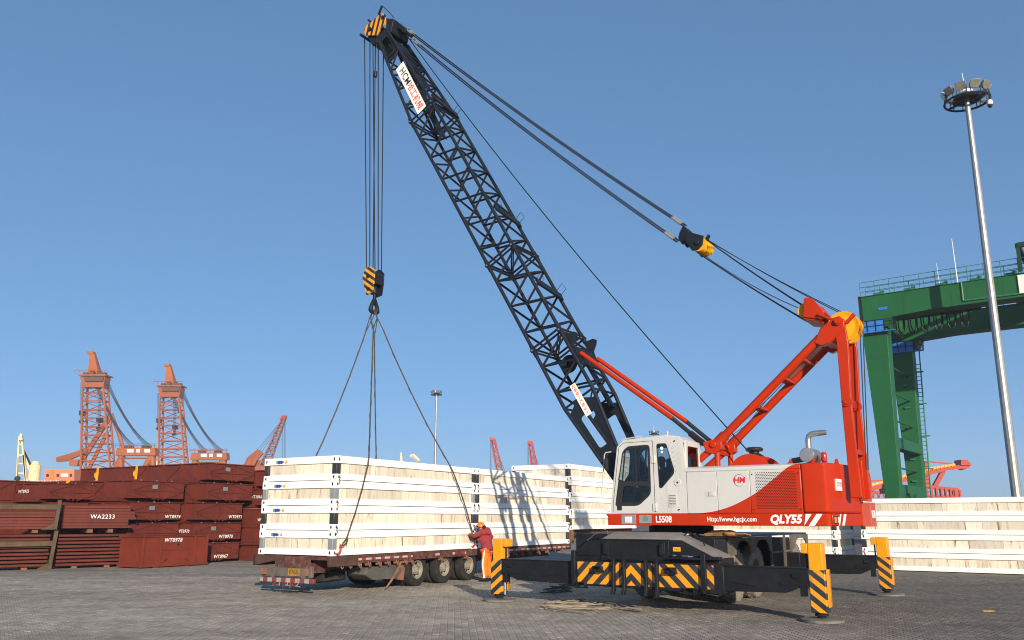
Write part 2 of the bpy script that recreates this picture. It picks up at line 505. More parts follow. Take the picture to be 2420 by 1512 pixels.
def hood_mat():
    m, t, b = principled('hood_two_tone')
    tc = N(t, 'ShaderNodeTexCoord').outputs['Object']
    sp = N(t, 'ShaderNodeSeparateXYZ'); t.links.new(tc, sp.inputs[0])
    u = math_n(t, 'DIVIDE', math_n(t, 'SUBTRACT', -.9, sp.outputs[0]), 2.07)
    fc = N(t, 'ShaderNodeFloatCurve')
    cv = fc.mapping.curves[0]
    pts = [(0,0),(.22,.065),(.53,.34),(.786,.73),(.94,.965),(1,1)]
    cv.points[0].location = pts[0]; cv.points[1].location = pts[-1]
    for p in pts[1:-1]: cv.points.new(*p)
    fc.mapping.update()
    t.links.new(u, fc.inputs['Value'])
    zz = math_n(t, 'DIVIDE', math_n(t, 'SUBTRACT', sp.outputs[2], 1.862), .935)
    f = math_n(t, 'GREATER_THAN', zz, fc.outputs[0])
    n1 = noise(t, tc, 1.2, 6, .6)
    k = ramp(t, n1.outputs['Fac'], [(.3, (.93,.93,.93)), (.7, (1.04,1.04,1.04))]).outputs['Color']
    base = mix(t, f, ORG, (.50,.50,.485))
    base = mix(t, 1.0, base, k, 'MULTIPLY')
    t.links.new(base, b.inputs['Base Color'])
    b.inputs['Roughness'].default_value = .36; b.inputs['Coat Weight'].default_value = .1; b.inputs['Coat Roughness'].default_value = .15; b.inputs['Specular IOR Level'].default_value = .3
    return m
M_hoodpaint = hood_mat()

def glass_mat(name='window_glass', tint=(.62,.68,.70), rough=.02):
    m = bpy.data.materials.new(name); m.use_nodes = True
    t = m.node_tree; t.nodes.clear()
    tr = N(t, 'ShaderNodeBsdfTransparent'); tr.inputs['Color'].default_value = (*tint, 1)
    gl = N(t, 'ShaderNodeBsdfGlossy'); gl.inputs['Roughness'].default_value = rough
    fr = N(t, 'ShaderNodeFresnel'); fr.inputs['IOR'].default_value = 1.5
    mx = N(t, 'ShaderNodeMixShader'); out = N(t, 'ShaderNodeOutputMaterial')
    t.links.new(fr.outputs[0], mx.inputs[0]); t.links.new(tr.outputs[0], mx.inputs[1]); t.links.new(gl.outputs[0], mx.inputs[2])
    t.links.new(mx.outputs[0], out.inputs['Surface'])
    return m
M_glass = glass_mat()
# ================================================================== the ground
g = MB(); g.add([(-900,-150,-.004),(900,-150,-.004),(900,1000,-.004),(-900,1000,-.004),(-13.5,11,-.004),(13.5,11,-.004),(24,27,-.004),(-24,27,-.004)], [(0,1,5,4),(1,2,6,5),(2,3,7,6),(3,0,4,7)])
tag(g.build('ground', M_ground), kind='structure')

def in_frame(x, y, pad=40):
    F = y * _c - EYE * _s; U = -y * _s - EYE * _c
    px = CXP + FPX * x / F; py = CYP - FPX * U / F
    return -pad < px < 2419 + pad and py < 1512 + pad
PW, PL = .118, .23
ca, sa = math.cos(R(4)), math.sin(R(4))
spots = []
for i in range(-170, 215):
    for j in range(46, 122):
        lx = i * PW; ly = j * PL + (PL / 2 if i % 2 else 0)
        x = lx * ca - ly * sa; y = lx * sa + ly * ca
        if 11.8 < y < 27.05 and in_frame(x, y, 60): spots.append((y, x))
spots.sort()
zig = [.009, -.009, .009, -.009, .009]
def ring(ins, ie=.0016):
    ys = [-PL/2 + ie, -PL/4, 0, PL/4, PL/2 - ie]
    left = [(-PW/2 + ins + o, y) for o, y in zip(zig, ys)]
    right = [(PW/2 - ins + o, y) for o, y in zip(zig, ys)]
    return right + left[::-1]
r_top, r_out = ring(.0088), ring(.0072)
def rot(p): return (p[0]*ca - p[1]*sa, p[0]*sa + p[1]*ca)
TPL = [(*rot(p), 0.0) for p in r_top] + [(*rot(p), -.003) for p in r_out] + [(*rot(p), -.03) for p in r_out]
TF = [tuple(range(10))] + [(10+k, 10+(k+1) % 10, (k+1) % 10, k) for k in range(10)] + [(20+k, 20+(k+1) % 10, 10+(k+1) % 10, 10+k) for k in range(10)]
bed = MB()
bx = [(-13.5,11),(13.5,11),(24,27),(-24,27)]
bed.add([(x, y, -.016) for x, y in bx], [(0,1,2,3)])
bedo = tag(bed.build('paving', M_joint), kind='structure')
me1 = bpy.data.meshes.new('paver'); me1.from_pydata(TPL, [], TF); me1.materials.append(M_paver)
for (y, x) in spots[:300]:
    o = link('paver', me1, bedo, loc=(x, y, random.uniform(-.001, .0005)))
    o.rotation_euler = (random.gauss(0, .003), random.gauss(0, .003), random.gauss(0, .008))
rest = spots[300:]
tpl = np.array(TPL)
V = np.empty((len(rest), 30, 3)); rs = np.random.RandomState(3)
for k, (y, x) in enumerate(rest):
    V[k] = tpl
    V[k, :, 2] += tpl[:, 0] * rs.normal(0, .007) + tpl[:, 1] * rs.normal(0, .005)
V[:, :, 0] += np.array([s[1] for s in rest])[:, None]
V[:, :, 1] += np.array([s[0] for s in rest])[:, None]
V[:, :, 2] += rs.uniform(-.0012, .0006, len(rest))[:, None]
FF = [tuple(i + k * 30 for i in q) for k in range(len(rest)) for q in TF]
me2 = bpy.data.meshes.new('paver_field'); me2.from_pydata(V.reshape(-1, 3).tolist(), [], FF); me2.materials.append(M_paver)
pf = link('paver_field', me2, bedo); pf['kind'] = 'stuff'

# ================================================================== flat-packed cabins
TA = 90 - 30.87                         # heading of the trailer, degrees
TO = Vector((-4.183, 20.096, 0))
TX = Vector((math.cos(R(TA)), math.sin(R(TA)), 0)); TY = Vector((-TX.y, TX.x, 0))
def tw(x, y, z): return TO + TX * x + TY * y + Vector((0, 0, z))
CF = {}
def fitting_mesh(h):
    if h in CF: return CF[h]
    b = MB(); b.box(0,.17,0,.17,0,h)
    CF[h] = (b.mesh('corner_fitting', M_white), None)
    return CF[h]
def slot_mesh():
    b = MB(); n = 12
    pr = [(.022*math.cos(2*math.pi*k/n), .040*math.sin(2*math.pi*k/n)) for k in range(n)]
    b.prism(pr, 'y', -.004, .02)
    return b.mesh('slot', M_dark)
SLOT = slot_mesh()
def pack(label, origin, ang, z0, L, W, H, post_m, faces, group, socket=False, seed=0, clips=True):
    rg = random.Random(seed)
    t = thing('flat_pack_cabin', label, 'container', (origin.x + rg.uniform(-.012,.012), origin.y + rg.uniform(-.012,.012), z0), R(ang + rg.uniform(-.12,.12)), group)
    hb, ht = .148, .183
    gap = .010
    # bottom frame: four rails with a folded lip, floor pan
    b = MB(); i = .012
    b.box(.17, L-.17, i, .12, gap, hb-.022); b.box(.17, L-.17, W-.12, W-i, gap, hb-.022)
    b.box(i, .12, .17, W-.17, gap, hb-.022); b.box(L-.12, L-i, .17, W-.17, gap, hb-.022)
    b.box(.10, L-.10, .10, W-.10, .05, hb-.03)
    b.build('bottom_frame', M_white, t, bevel=.006)
    b = MB()
    b.box(.175, L-.175, .030, .05, hb-.024, hb+.012); b.box(.030, .05, .175, W-.175, hb-.024, hb+.012); b.box(L-.05, L-.03, .175, W-.175, hb-.024, hb+.012)
    b.build('rim_lip', M_white, t)
    b = MB(); z1 = H - ht
    b.box(.17, L-.17, i, .12, z1+.004, H-.004); b.box(.17, L-.17, W-.12, W-i, z1+.004, H-.004)
    b.box(i, .12, .17, W-.17, z1+.004, H-.004); b.box(L-.12, L-i, .17, W-.17, z1+.004, H-.004)
    b.box(.11, L-.11, .11, W-.11, H-.06, H-.012)
    b.build('top_frame', M_white, t, bevel=.008)
    fm_b, _ = fitting_mesh(round(hb, 3)); fm_t, _ = fitting_mesh(round(ht, 3))
    for (x, y) in ((0,0),(L-.17,0),(0,W-.17),(L-.17,W-.17)):
        for fm, z in ((fm_b, 0.001), (fm_t, z1-.001)):
            c = link('corner_fitting', fm, t, bevel=.008, loc=(x, y, z))
            h = hb if fm is fm_b else ht
            if y == 0 and 'y' in faces:
                s = link('slot', SLOT, c, loc=(.085, 0, h*.52))
            if x == 0 and 'x' in faces:
                s = link('slot', SLOT, c, loc=(0, .085, h*.52), rz=-math.pi/2)
            if x > 1 and 'X' in faces:
                s = link('slot', SLOT, c, loc=(.17, .085, h*.52), rz=math.pi/2)
        pm = MB(); a = .155; s0 = .008
        cx = x if x > 0 else 0; 
        X0, X1 = (s0, a) if x == 0 else (L-a, L-s0); Y0, Y1 = (s0, a) if y == 0 else (W-a, W-s0)
        pm.box(X0, X1, Y0, Y1, hb-.004, z1+.006)
        pm.build('corner_post', post_m, t, bevel=.012)
    # timber packing between the frames
    b = MB(); b.box(.12, L-.12, .12, W-.12, hb-.03, z1+.03); b.build('core', M_wood, t)
    zb, zt = hb-.02, z1+.012
    def boards(axis, length, pos, sgn):
        x = .16; end = length - .16
        while x < end - .05:
            wd = rg.choice([.16,.2,.28,.35,.5,.62,.85,1.2])
            wd = min(wd, end - x)
            if end - x - wd < .1: wd = end - x
            d0 = pos + sgn * (.052 + rg.uniform(-.004, .010)); d1 = d0 + sgn*.03
            bb = MB()
            jz = rg.uniform(-.006, .002)
            lo, hi = 0, wd-.003
            # each board has its own origin so that the grain differs
            if axis == 'y': bb.box(lo, hi, 0, d1-d0, 0, zt-zb+jz); o = bb.build('board', M_wood, t, loc=(x, d0, zb))
            else: bb.box(0, d1-d0, lo, hi, 0, zt-zb+jz); o = bb.build('board', M_wood, t, loc=(d0, x, zb))
            x += wd
    if 'y' in faces: boards('y', L, 0, 1)
    if 'x' in faces: boards('x', W, 0, 1)
    if 'X' in faces: boards('x', W, L, -1)
    if socket:   # recessed power inlet and warning triangle on the end rail
        b = MB(); b.box(-.006, .02, W-.62, W-.42, z1+.045, z1+.115, 0); b.build('inlet_recess', M_postg, t)
        b = MB(); b.tube((-.05, W-.56, z1+.08), (.02, W-.56, z1+.08), .034, n=10); b.tube((-.04, W-.64, z1+.075), (.02, W-.64, z1+.075), .026, n=10)
        b.build('power_inlet', M_bluep, t, smooth=True)
        b = MB(); b.prism([(W-.80,z1+.045),(W-.71,z1+.045),(W-.755,z1+.13)], 'x', -.003, .012); s = b.build('warning_triangle', M_yel2, t)
        b = MB(); b.prism([(W-.762,z1+.062),(W-.748,z1+.062),(W-.752,z1+.10)], 'x', -.0045, -.002); b.build('bolt_mark', M_letd, s)
    if clips:    # lashing clips over the joint to the pack below
        for x in (.085, L-.085):
            b = MB(); b.path([(x-.01,-.012,.10),(x+.02,-.03,.06),(x-.015,-.035,.02),(x+.015,-.03,-.04),(x,-.012,-.085)], .011, 6)
            b.build('lashing_clip', M_steel, t, smooth=True)
    return t
ordn = ['bottom', 'second from bottom', 'third from bottom', 'top']
HA = .586
cols_a = [M_postg, M_postd, M_postg, M_postd]
for k in range(4):
    pack(f'white flat-pack cabin, {ordn[k]} of the slung rear stack on the trailer', tw(0,0,0), TA, .897 + HA*k, 6.058, 2.438, HA, cols_a[k], 'xy', 'cabins in the slung stack', True, 100+k, k > 0)
for k in range(4):
    pack(f'white flat-pack cabin, {ordn[k]} of the middle trailer stack under the boom shadow', tw(6.10,0,0), TA, .897 + HA*k, 6.06, 2.438, HA, M_postd, 'y', 'cabins in the middle trailer stack', False, 200+k, k > 0)
for k in range(4):
    pack(f'white flat-pack cabin, {ordn[k]} of the raised stack behind the crane cab', tw(12.24,.02,0), TA, 1.37 + HA*k, 6.06, 2.438, HA, M_postd, 'xy', 'cabins in the raised gooseneck stack', False, 300+k, k > 0)
RA = -36.0
RO = Vector((12.42, 30.55, 0)); RX = Vector((math.cos(R(RA)), math.sin(R(RA)), 0)); RY = Vector((-RX.y, RX.x, 0))
HR = .612
for k in range(4):
    pack(f'white flat-pack cabin, {ordn[k]} of the stack on the ground at the right edge', RO, RA, .01 + HR*k, 6.6, 2.438, HR, M_postd, 'yx', 'cabins stacked on the ground at right', False, 400+k, k > 0)
for k in range(4):
    pack(f'white flat-pack cabin, {ordn[k]} of the ground stack behind the counterweight', RO - RX*6.95 + RY*.15, RA, .01 + HR*.97*k, 6.06, 2.438, HR*.97, M_postd, 'yX', 'cabins stacked behind the counterweight', False, 500+k, k > 0)

# ================================================================== the low-bed trailer (x along, y = across away from camera, from near edge)
tr = thing('lowbed_trailer', 'worn maroon low-bed trailer with dual wheels under the white cabins', 'trailer', tw(0,0,0), R(TA))
b = MB()
b.box(-.05, 12.3, .04, .12, .70, .893); b.box(-.05, 12.3, 2.32, 2.40, .70, .893)
b.box(-.02, 12.3, .12, 2.32, .80, .885)
b.box(.2, 12.0, .75, .95, .48, .80); b.box(.2, 12.0, 1.5, 1.7, .48, .80)
for x in np.arange(.5, 12.2, .75): b.box(x, x+.08, .12, 2.32, .66, .80)
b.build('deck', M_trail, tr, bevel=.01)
b = MB(); b.prism([(11.7,.62),(12.25,.70),(12.7,1.05),(18.5,1.12),(18.5,1.355),(12.1,1.355),(11.85,.89)], 'y', .3, 2.1)
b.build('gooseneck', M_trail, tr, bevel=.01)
for x in (12.3, 15.2, 18.0):
    for y in (.05, 1.9):
        b = MB(); b.box(x, x+.16, y, y+.35, 1.357, 1.37); b.build('timber_block', M_wood, tr)
b = MB(); b.box(12.3,12.5,.02,.34,.9,1.36); b.build('timber_block', M_copper, tr)
for x0, x1 in ((.15,3.1),(7.8,12.2)):
    b = MB(); b.box(x0, x1, .033, .041, .77, .82); b.build('reflective_strip', M_tape, tr)
for x in (4.1, 4.95, 5.4, 6.6, 7.2):
    b = MB(); b.box(x, x+.22, .030, .041, .77, .83); b.build('reflective_strip', M_tape, tr)
for k, x in enumerate((.3,.6,.95,1.3,1.7,2.05,2.4,2.75,3.0,4.35,5.6,7.9,8.4,8.8,9.3,9.9,10.5,11.0,11.6)):
    b = MB(); b.path([(x,.02,.72),(x,.0,.66),(x+.03,-.01,.60),(x+.09,0,.62),(x+.10,.03,.70)], .014, 6); b.tube((x-.05,.05,.66),(x+.12,.05,.66),.03,n=8)
    b.build('lashing_hook', M_copper, tr, smooth=True)
# wheels
def tyre_profile(r, w, rim):
    return [(rim, -w*.42), (rim+.03, -w*.48), (r*.80, -w*.5), (r*.93, -w*.49), (r*.985, -w*.42), (r, -w*.30), (r, w*.30), (r*.985, w*.42), (r*.93, w*.49), (r*.80, w*.5), (rim+.03, w*.48), (rim, w*.42)]
def wheel(parent, c, r, w, rim, rubber, dual=0, lugs=0, out=-1, rim_m=None):
    """axle along y; out = side that shows the dished rim"""
    p = MB()
    d = out
    p.lathe([(rim, -w*.44*1), (rim+.015, -w*.46), (rim-.02, -w*.36), (rim*.86, -w*.15), (rim*.55, -.02), (rim*.5, -.10), (rim*.30, -.11), (rim*.28, -.2), (0.001, -.21)], c, (0, -d, 0), 28) if False else None
    prof = [(rim+.012, w*.46), (rim-.012, w*.44), (rim*.93, w*.30), (rim*.84, .03), (rim*.60, .0), (rim*.55, .06), (rim*.36, .075), (rim*.33, w*.42), (.001, w*.45)]
    p.lathe(prof, c, (0, d, 0), 32, cap=False)
    for k in range(6):
        t = 2*math.pi*k/6 + .3
        q = Vector(c) + Vector((math.cos(t)*rim*.71, d*.018, math.sin(t)*rim*.71))
        p.lathe([(rim*.185, 0), (rim*.185, .022)], q, (0, d, 0), 10, mi=1)
    for k in range(10):
        t = 2*math.pi*k/10
        q = Vector(c) + Vector((math.cos(t)*rim*.45, d*.07, math.sin(t)*rim*.45))
        p.tube(q, q + Vector((0, d*.035, 0)), .014, n=6)
    wo = p.build('wheel', [rim_m or M_rim, M_dark], parent, smooth=True)
    ty = MB(); ty.lathe(tyre_profile(r, w, rim), c, (0, 1, 0), 40, cap=False)
    for gx in ((-.16, -.05, .06, .16) if not lugs else ()):
        ty.lathe([(r*1.0005, w*gx - .008), (r+.004, w*gx), (r*1.0005, w*gx + .008)], c, (0, 1, 0), 40, cap=False)
    for k in range(lugs):
        t = 2*math.pi*k/lugs
        for s in (-1, 1):
            tt = t + (math.pi/lugs if s > 0 else 0)
            rad = Vector((math.cos(tt), 0, math.sin(tt))); tan = Vector((-math.sin(tt), 0, math.cos(tt)))
            base = Vector(c)
            hw = r * math.pi / lugs * .52
            v = []
            for rr in (r*.90, r+.022):
                for (a, y) in ((-hw, s*w*.04), (hw, s*w*.04 ), (hw*1.1+.02, s*w*.515), (-hw*1.1+.02, s*w*.515)):
                    rq = rr - (.045 if abs(y) > w*.4 and rr > r else 0)
                    v.append(base + rad*rq + tan*a + Vector((0, y, 0)))
            ty.hexa(v)
    ty.build('tyre', rubber, wo, smooth=True, angle=35)
    return wo
for x in (3.47, 4.72, 5.95):
    for side in (0, 1):
        y_out = .26 if side == 0 else 2.438-.26
        o = -1 if side == 0 else 1
        wheel(tr, (x, y_out, .43), .43, .24, .225, M_rub, out=o)
        wheel(tr, (x, y_out - o*.31, .43), .43, .24, .225, M_rub, out=o)
    b = MB(); b.tube((x, .3, .43), (x, 2.1, .43), .075, n=10); b.build('axle', M_dust, tr, smooth=True)
M_wing = surf('wing_brown', (.075,.038,.030), .7, var=.3, scale=4)
# rear end: outriggers under the stack end, lamps, plate, bumper
b = MB(); b.box(-.12, .86, -.05, .035, .66, .893); b.build('side_wing', M_wing, tr, bevel=.01)
b = MB(); b.prism([(1.5,.81),(1.5,.893),(2.47,.893),(2.47,.64)], 'x', -.12, -.06); b.box(-.12,.86,2.405,2.48,.64,.893); b.build('side_wing', M_wing, tr)
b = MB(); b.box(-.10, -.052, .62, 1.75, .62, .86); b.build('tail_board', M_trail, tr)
b = MB(); b.box(-.085, .0, .55, 2.2, .40, .66); b.build('lamp_board', M_dust, tr, bevel=.01)
for y in (.62, 2.0):
    b = MB(); b.box(-.16, -.086, y, y+.16, .44, .60); b.build('tail_lamp', M_copper, tr, bevel=.01)
b = MB(); b.box(-.12, -.087, .92, 1.28, .43, .60); pl = b.build('number_plate', surf('dirty_plate_yellow',(.30,.17,.03),.7,var=.3,scale=8), tr)
text('0768', .14, pl, (-.1225, 1.10, .515), (0,-1,0), (0,0,1), M_letd)
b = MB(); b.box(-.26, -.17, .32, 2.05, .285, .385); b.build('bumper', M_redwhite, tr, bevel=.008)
for y in (.7, 1.7):
    b = MB(); b.bar((-.215, y, .38), (-.05, y, .66), .06); b.build('bumper_bracket', M_dust, tr)
b = MB()
rgx = random.Random(5)
for k in range(9):
    y = .8 + k*.09
    b.path([(-.23, y, .29), (-.26+rgx.uniform(-.03,.03), y+rgx.uniform(-.1,.1), .22), (-.22, y+rgx.uniform(-.15,.15), .17+rgx.uniform(0,.06))], .012, 5)
b.build('hanging_straps', M_redwhite, tr)
b = MB(); b.prism([(1.35,.58),(2.55,.60),(2.75,.44),(2.55,.25),(1.55,.27),(1.3,.42)], 'y', .10, .7); b.build('spare_wheel_tray', surf('tray_grey',(.085,.082,.075),.8,var=.3,scale=4,dirt=(.05,.045,.04),dirt_amt=.6), tr, bevel=.02)
b = MB(); b.lathe(tyre_profile(.40,.24,.2), (1.0, 1.0, .36), (0,.15,1), 28, cap=False); b.build('spare_tyre', M_rub, tr, smooth=True)
b = MB(); b.prism([(2.62,.60),(3.02,.62),(2.95,.18),(2.65,.22)], 'y', .20, .22); b.build('mud_flap', M_copper, tr)
b = MB(); b.path([(2.75,.12,.70),(2.5,.08,.42),(2.25,.06,.20),(2.05,.05,.05)], [.03,.035,.03,.02], 6); b.build('loose_timber', M_copper, tr)
# ================================================================== the crane (x = boom direction, y = towards the camera side, z up)
CO = Vector((3.729, 18.896, 0)); CA = 180 - 33.46
cr = thing('mobile_crane', 'orange and white lattice boom mobile crane on black outriggers', 'crane', CO, R(CA))
CXv = Vector((math.cos(R(CA)), math.sin(R(CA)), 0)); CYv = Vector((-CXv.y, CXv.x, 0))
def cw(p): return CO + CXv*p[0] + CYv*p[1] + Vector((0,0,p[2]))
# ---- chassis
b = MB()
b.box(-.62, .62, -5.6, 1.75, .62, 1.25)
b.box(-1.22, 1.22, -5.68, 1.36, 1.36, 1.40)
ch = b.build('chassis', M_blk, cr, bevel=.012)
# checker-plate cabinet behind the front hood
b = MB(); b.box(-1.25, -.25, .62, 1.35, 1.02, 1.362); b.build('step_box', M_blk, ch, bevel=.01)
b = MB(); b.box(.9, 1.9, .9, 1.35, .98, 1.44); b.build('step_box', M_blk, ch, bevel=.01)
# fenders with wheel arches on both long sides
def arch(cx, r, z0, z1, n=10):
    return [(cx + r*math.cos(math.pi*k/n), z0 + min(1,(math.sin(math.pi*k/n)*1.15))*(z1-z0)) for k in range(n+1)]
for s in (-1, 1):
    out = [(.62, 1.36), (.62, 1.02)]
    for c_, hw in ((-.38, .50), (-1.72, .53)):
        out += [(c_+hw, 1.02)] + arch(c_, hw*.98, 1.02, 1.29) + [(c_-hw, 1.02)]
    out += [(-2.42, 1.0), (-2.42, 1.36)]
    pts = [(p[0], p[1]) for p in out]
    b = MB(); b.prism(pts, 'x', s*1.23, s*1.26); b.build('fender', M_dust, ch)
    out = [(-4.15,1.36),(-4.15,1.02)] + arch(-4.95,.58,1.02,1.27) + [(-5.65,1.02),(-5.65,1.36)]
    b = MB(); b.prism(out, 'x', s*1.23, s*1.26); b.build('fender', M_dust, ch)
    b = MB(); b.box(s*.6, s*1.20, -4.1, -2.5, .50, 1.3); b.build('locker', M_dark, ch)
    b = MB()
    for y in (-2.44,-3.55,-4.14): b.box(s*1.2, s*1.25, y-.03, y+.03, .45, 1.36)
    for z in (.98,.48): b.box(s*1.2, s*1.245, -4.14, -2.44, z-.02, z+.02)
    b.build('cage_frame', M_dust, ch)
# cab hood at the front of the carrier
H = MB()
fy, ry = 2.24, 1.30
top = [(.82,fy,1.355),(-.92,fy,1.355),(-.55,ry,1.485),(.98,ry,1.485)]
bot = [(1.40,fy,1.02),(-1.62,fy,1.02),(-1.62,ry,1.02),(1.40,ry,1.02)]
H.add(bot + top, [(0,1,5,4),(2,3,7,6),(3,0,4,7)]); H.add(bot + top, [(4,5,6,7),(1,2,6,5)], 1)
H.box(-1.66, 1.42, 1.45, fy-.012, .44, 1.018)
hd = H.build('front_hood', [M_blk, M_hoodtop], cr, bevel=.015)
b = MB(); b.box(-.66, .82, fy-.005, fy+.02, .96, 1.335); b.box(-.69,.85,fy-.005,fy+.035,1.335,1.36); b.box(-.69,.85,fy-.005,fy+.035,.94,.96); b.build('front_hatch', M_blk, hd, bevel=.008)
for x in (.70, -.52):
    b = MB(); b.box(x-.04, x+.04, fy+.018, fy+.09, 1.06, 1.28); b.box(x-.055,x+.055,fy+.016,fy+.03,1.03,1.31); h_ = b.build('lifting_lug', M_blk, hd, bevel=.015)
    for z in (1.12, 1.22):
        d = MB(); d.lathe([(.018,0),(.018,.003)], (x-.0405, fy+.06, z), (-1,0,0), 10); d.build('hole', M_dark, h_)
b = MB(); b.path([(.90,1.75,1.34),(.93,1.72,1.50),(1.22,1.72,1.44),(1.42,1.72,1.30)], .013, 8); b.build('grab_handle', M_steel, hd, smooth=True)
b = MB(); b.path([(-.72,1.6,1.42),(-.80,1.62,1.50),(-1.15,1.75,1.36),(-1.20,1.78,1.24)], .013, 8); b.build('grab_handle', M_blk, hd, smooth=True)
b = MB(); b.prism([(-.68,1.0),(-1.36,1.0),(-1.36,1.035),(-.68,1.035)], 'y', fy, fy+.16); b.box(-1.7,-1.35,fy-.02,fy+.12,1.0,1.06); b.build('side_step', M_blk, hd, bevel=.006)
b = MB(); b.box(-.72-.17, -.72-.02, fy-.02, fy+.014, 1.14, 1.22); wl = b.build('warning_label', M_yel2, hd)
text('!', .05, wl, (-.77, fy+.0155, 1.18), (-1,0,0), (0,0,1), M_letd); text('CAUTION', .018, wl, (-.83, fy+.0155, 1.18), (-1,0,0), (0,0,1), M_letd)
b = MB(); b.lathe([(.045,0),(.06,.02),(.045,.04)], (-.80, fy+.10, 1.04), (0,0,1), 14); b.tube((-.96,fy+.1,1.055),(-1.10,fy+.1,1.055),.025,n=8); b.path([(-1.02,fy+.06,1.05),(-1.12,fy+.02,1.05),(-1.16,fy+.1,1.05),(-1.1,fy+.15,1.05)], .014, 6)
tag(b.build('shackle', M_steel, cr, smooth=True), None)
# striped housing across the front
b = MB(); b.prism([(1.43,.44),(1.43,.93),(-1.66,.93),(-1.74,.88),(-1.74,.40),(-1.66,.385)], 'y', 1.78, 2.30); hz = b.build('front_beam_housing', M_blk, cr, bevel=.012)
b = MB(); b.box(-1.55, 1.34, 2.30, 2.306, .47, .90); b.build('hazard_panel', M_hazbox, hz)
for x in (.50, .27, -.20, -.43):
    b = MB(); b.prism([(2.30,.94),(2.37,.98),(2.40,.90),(2.40,.42),(2.46,.30),(2.36,.29),(2.31,.36)], 'x', x-.03, x+.03); b.build('fork_guard', M_blk, hz, bevel=.008)
b = MB(); b.box(-1.42,-1.32,2.30,2.38,.40,1.10); b.build('fork_guard', M_blk, hz, bevel=.008)
b = MB(); b.box(1.36,1.45,2.30,2.38,.42,1.12); b.build('fork_guard', M_blk, hz, bevel=.008)
for x, z in ((.85,.78),(1.22,.46),(-.72,.80),(-1.10,.44)):
    b = MB()
    b.prism([(x-.12,z-.075),(x+.12,z-.075),(x+.09,z+.045),(x-.09,z+.045)], 'y', 2.307, 2.42, holes=[[(x-.085,z-.055),(x+.085,z-.055),(x+.07,z+.03),(x-.07,z+.03)]])
    b.build('step_bracket', M_blk, hz)
# ---- outriggers
def outrigger(sx, y, haz, cyl_side):
    X = 3.4 * sx
    b = MB()
    e = 3.27
    pr = [(1.0*sx,.90),(e*sx,.90),(e*sx,.66),(2.85*sx,.47),(1.0*sx,.43)]
    b.prism(pr, 'y', y-.15, y+.15)
    b.box(1.0*sx, e*sx, y-.17, y+.17, .885, .905)
    bm_ = b.build('outrigger', M_blk, cr, bevel=.01)
    b = MB(); b.bar((1.75*sx,y+.156,.64),(2.35*sx,y+.156,.56),.014,.03,up=(0,1,0)); b.box(3.03*sx-.05,3.03*sx+.05,y+.15,y+.19,.735,.80); b.build('beam_rib', M_blk, bm_)
    b = MB(); b.box(2.75*sx,3.26*sx,y+.10,y+.17,.60,.645); b.box(3.10*sx,3.2*sx,y+.05,y+.16,.42,.60); b.build('latch_bracket', M_blk, bm_)
    hw = .138; hl = .155
    leg = MB(); leg.box(X-hw, X+hw, y-hl+.05, y+hl, .155, .875); lg = leg.build('jack_leg', haz, bm_, bevel=.012)
    side = MB(); side.box(X-hw-.001, X-hw-.012, y-hl-.02, y+hl-.09, .24, .88)
    side.box(X+hw+.001, X+hw+.012, y-hl-.02, y+hl-.09, .24, .88)
    side.box(X-hw-.012, X-hw+.03, y-hl-.03, y-hl+.05, .24, .88); side.box(X+hw-.03, X+hw+.012, y-hl-.03, y-hl+.05, .24, .88)
    side.build('jack_guard', M_yel, bm_, bevel=.006)
    cap = MB()
    inn = X - sx*hw
    x0, x1 = X + sx*(hw-.03), inn
    cap.box(x0, inn, y-.13, y+.13, .86, 1.325); hook_ = MB(); hook_.box(inn, inn-sx*.115, y-.128, y+.128, 1.155, 1.322); hook_.build('jack_cover_lip', M_yel, bm_, bevel=.012)
    cap.build('jack_cover', M_yel, bm_, bevel=.018)
    rod = MB(); rod.tube((inn-sx*.05,y+.02,.86),(inn-sx*.05,y+.02,1.16),.018,n=8); rod.build('hose_rod', M_plastic, bm_, smooth=True)
    if cyl_side:
        rod = MB(); rod.tube((inn-sx*.03,y+.05,.15),(inn-sx*.03,y+.05,.62),.04,n=12); rod.build('jack_rod', M_steel, bm_, smooth=True)
    ft = MB(); ft.tube((X,y,.10),(X,y,.165),.12,.10,n=18); ft.tube((X,y,.055),(X,y,.11),.075,n=14); ft.build('jack_foot', M_dark, bm_, smooth=True)
    pd = MB(); pd.lathe([(.33,.002),(.365,.006),(.365,.045),(.30,.055),(.12,.062),(.001,.062)], (X,y,0), (0,0,1), 28); pd.build('jack_pad', M_pad, bm_, smooth=True, angle=50)
outrigger(-1, 2.1, M_hazR, False); outrigger(1, 2.1, M_hazL, True)
outrigger(-1, -4.06, M_hazR, False); outrigger(1, -4.06, M_hazL, True)
b = MB(); b.box(-1.5,1.5,-4.3,-3.82,.42,.93); b.build('rear_beam_housing', M_blk, cr, bevel=.01)
# ---- wheels (axle along x): built about y then turned
def cwheel(x, y):
    d = 1 if x > 0 else -1
    p = bpy.data.objects.new('wheel_pivot', None)
    w_ = wheel(cr, (0,0,0), .565, .32, .27, M_rubd, lugs=22, out=-1, rim_m=M_dust)
    bpy.data.objects.remove(p)
    w_.location = (x, y, .587); w_.rotation_euler = (0, 0, R(90) if d > 0 else R(-90))
    return w_
for y in (-.30, -1.66, -4.92):
    for s in (-1, 1):
        cwheel(s*.95, y)
        if y < -2: cwheel(s*.58, y)
for y in (-.30, -1.66, -4.92):
    b = MB(); b.tube((-1.0,y,.587),(1.0,y,.587),.10,n=10); b.ball((0,y,.587),.24,.22,.22); b.build('axle', M_dust, cr, smooth=True)
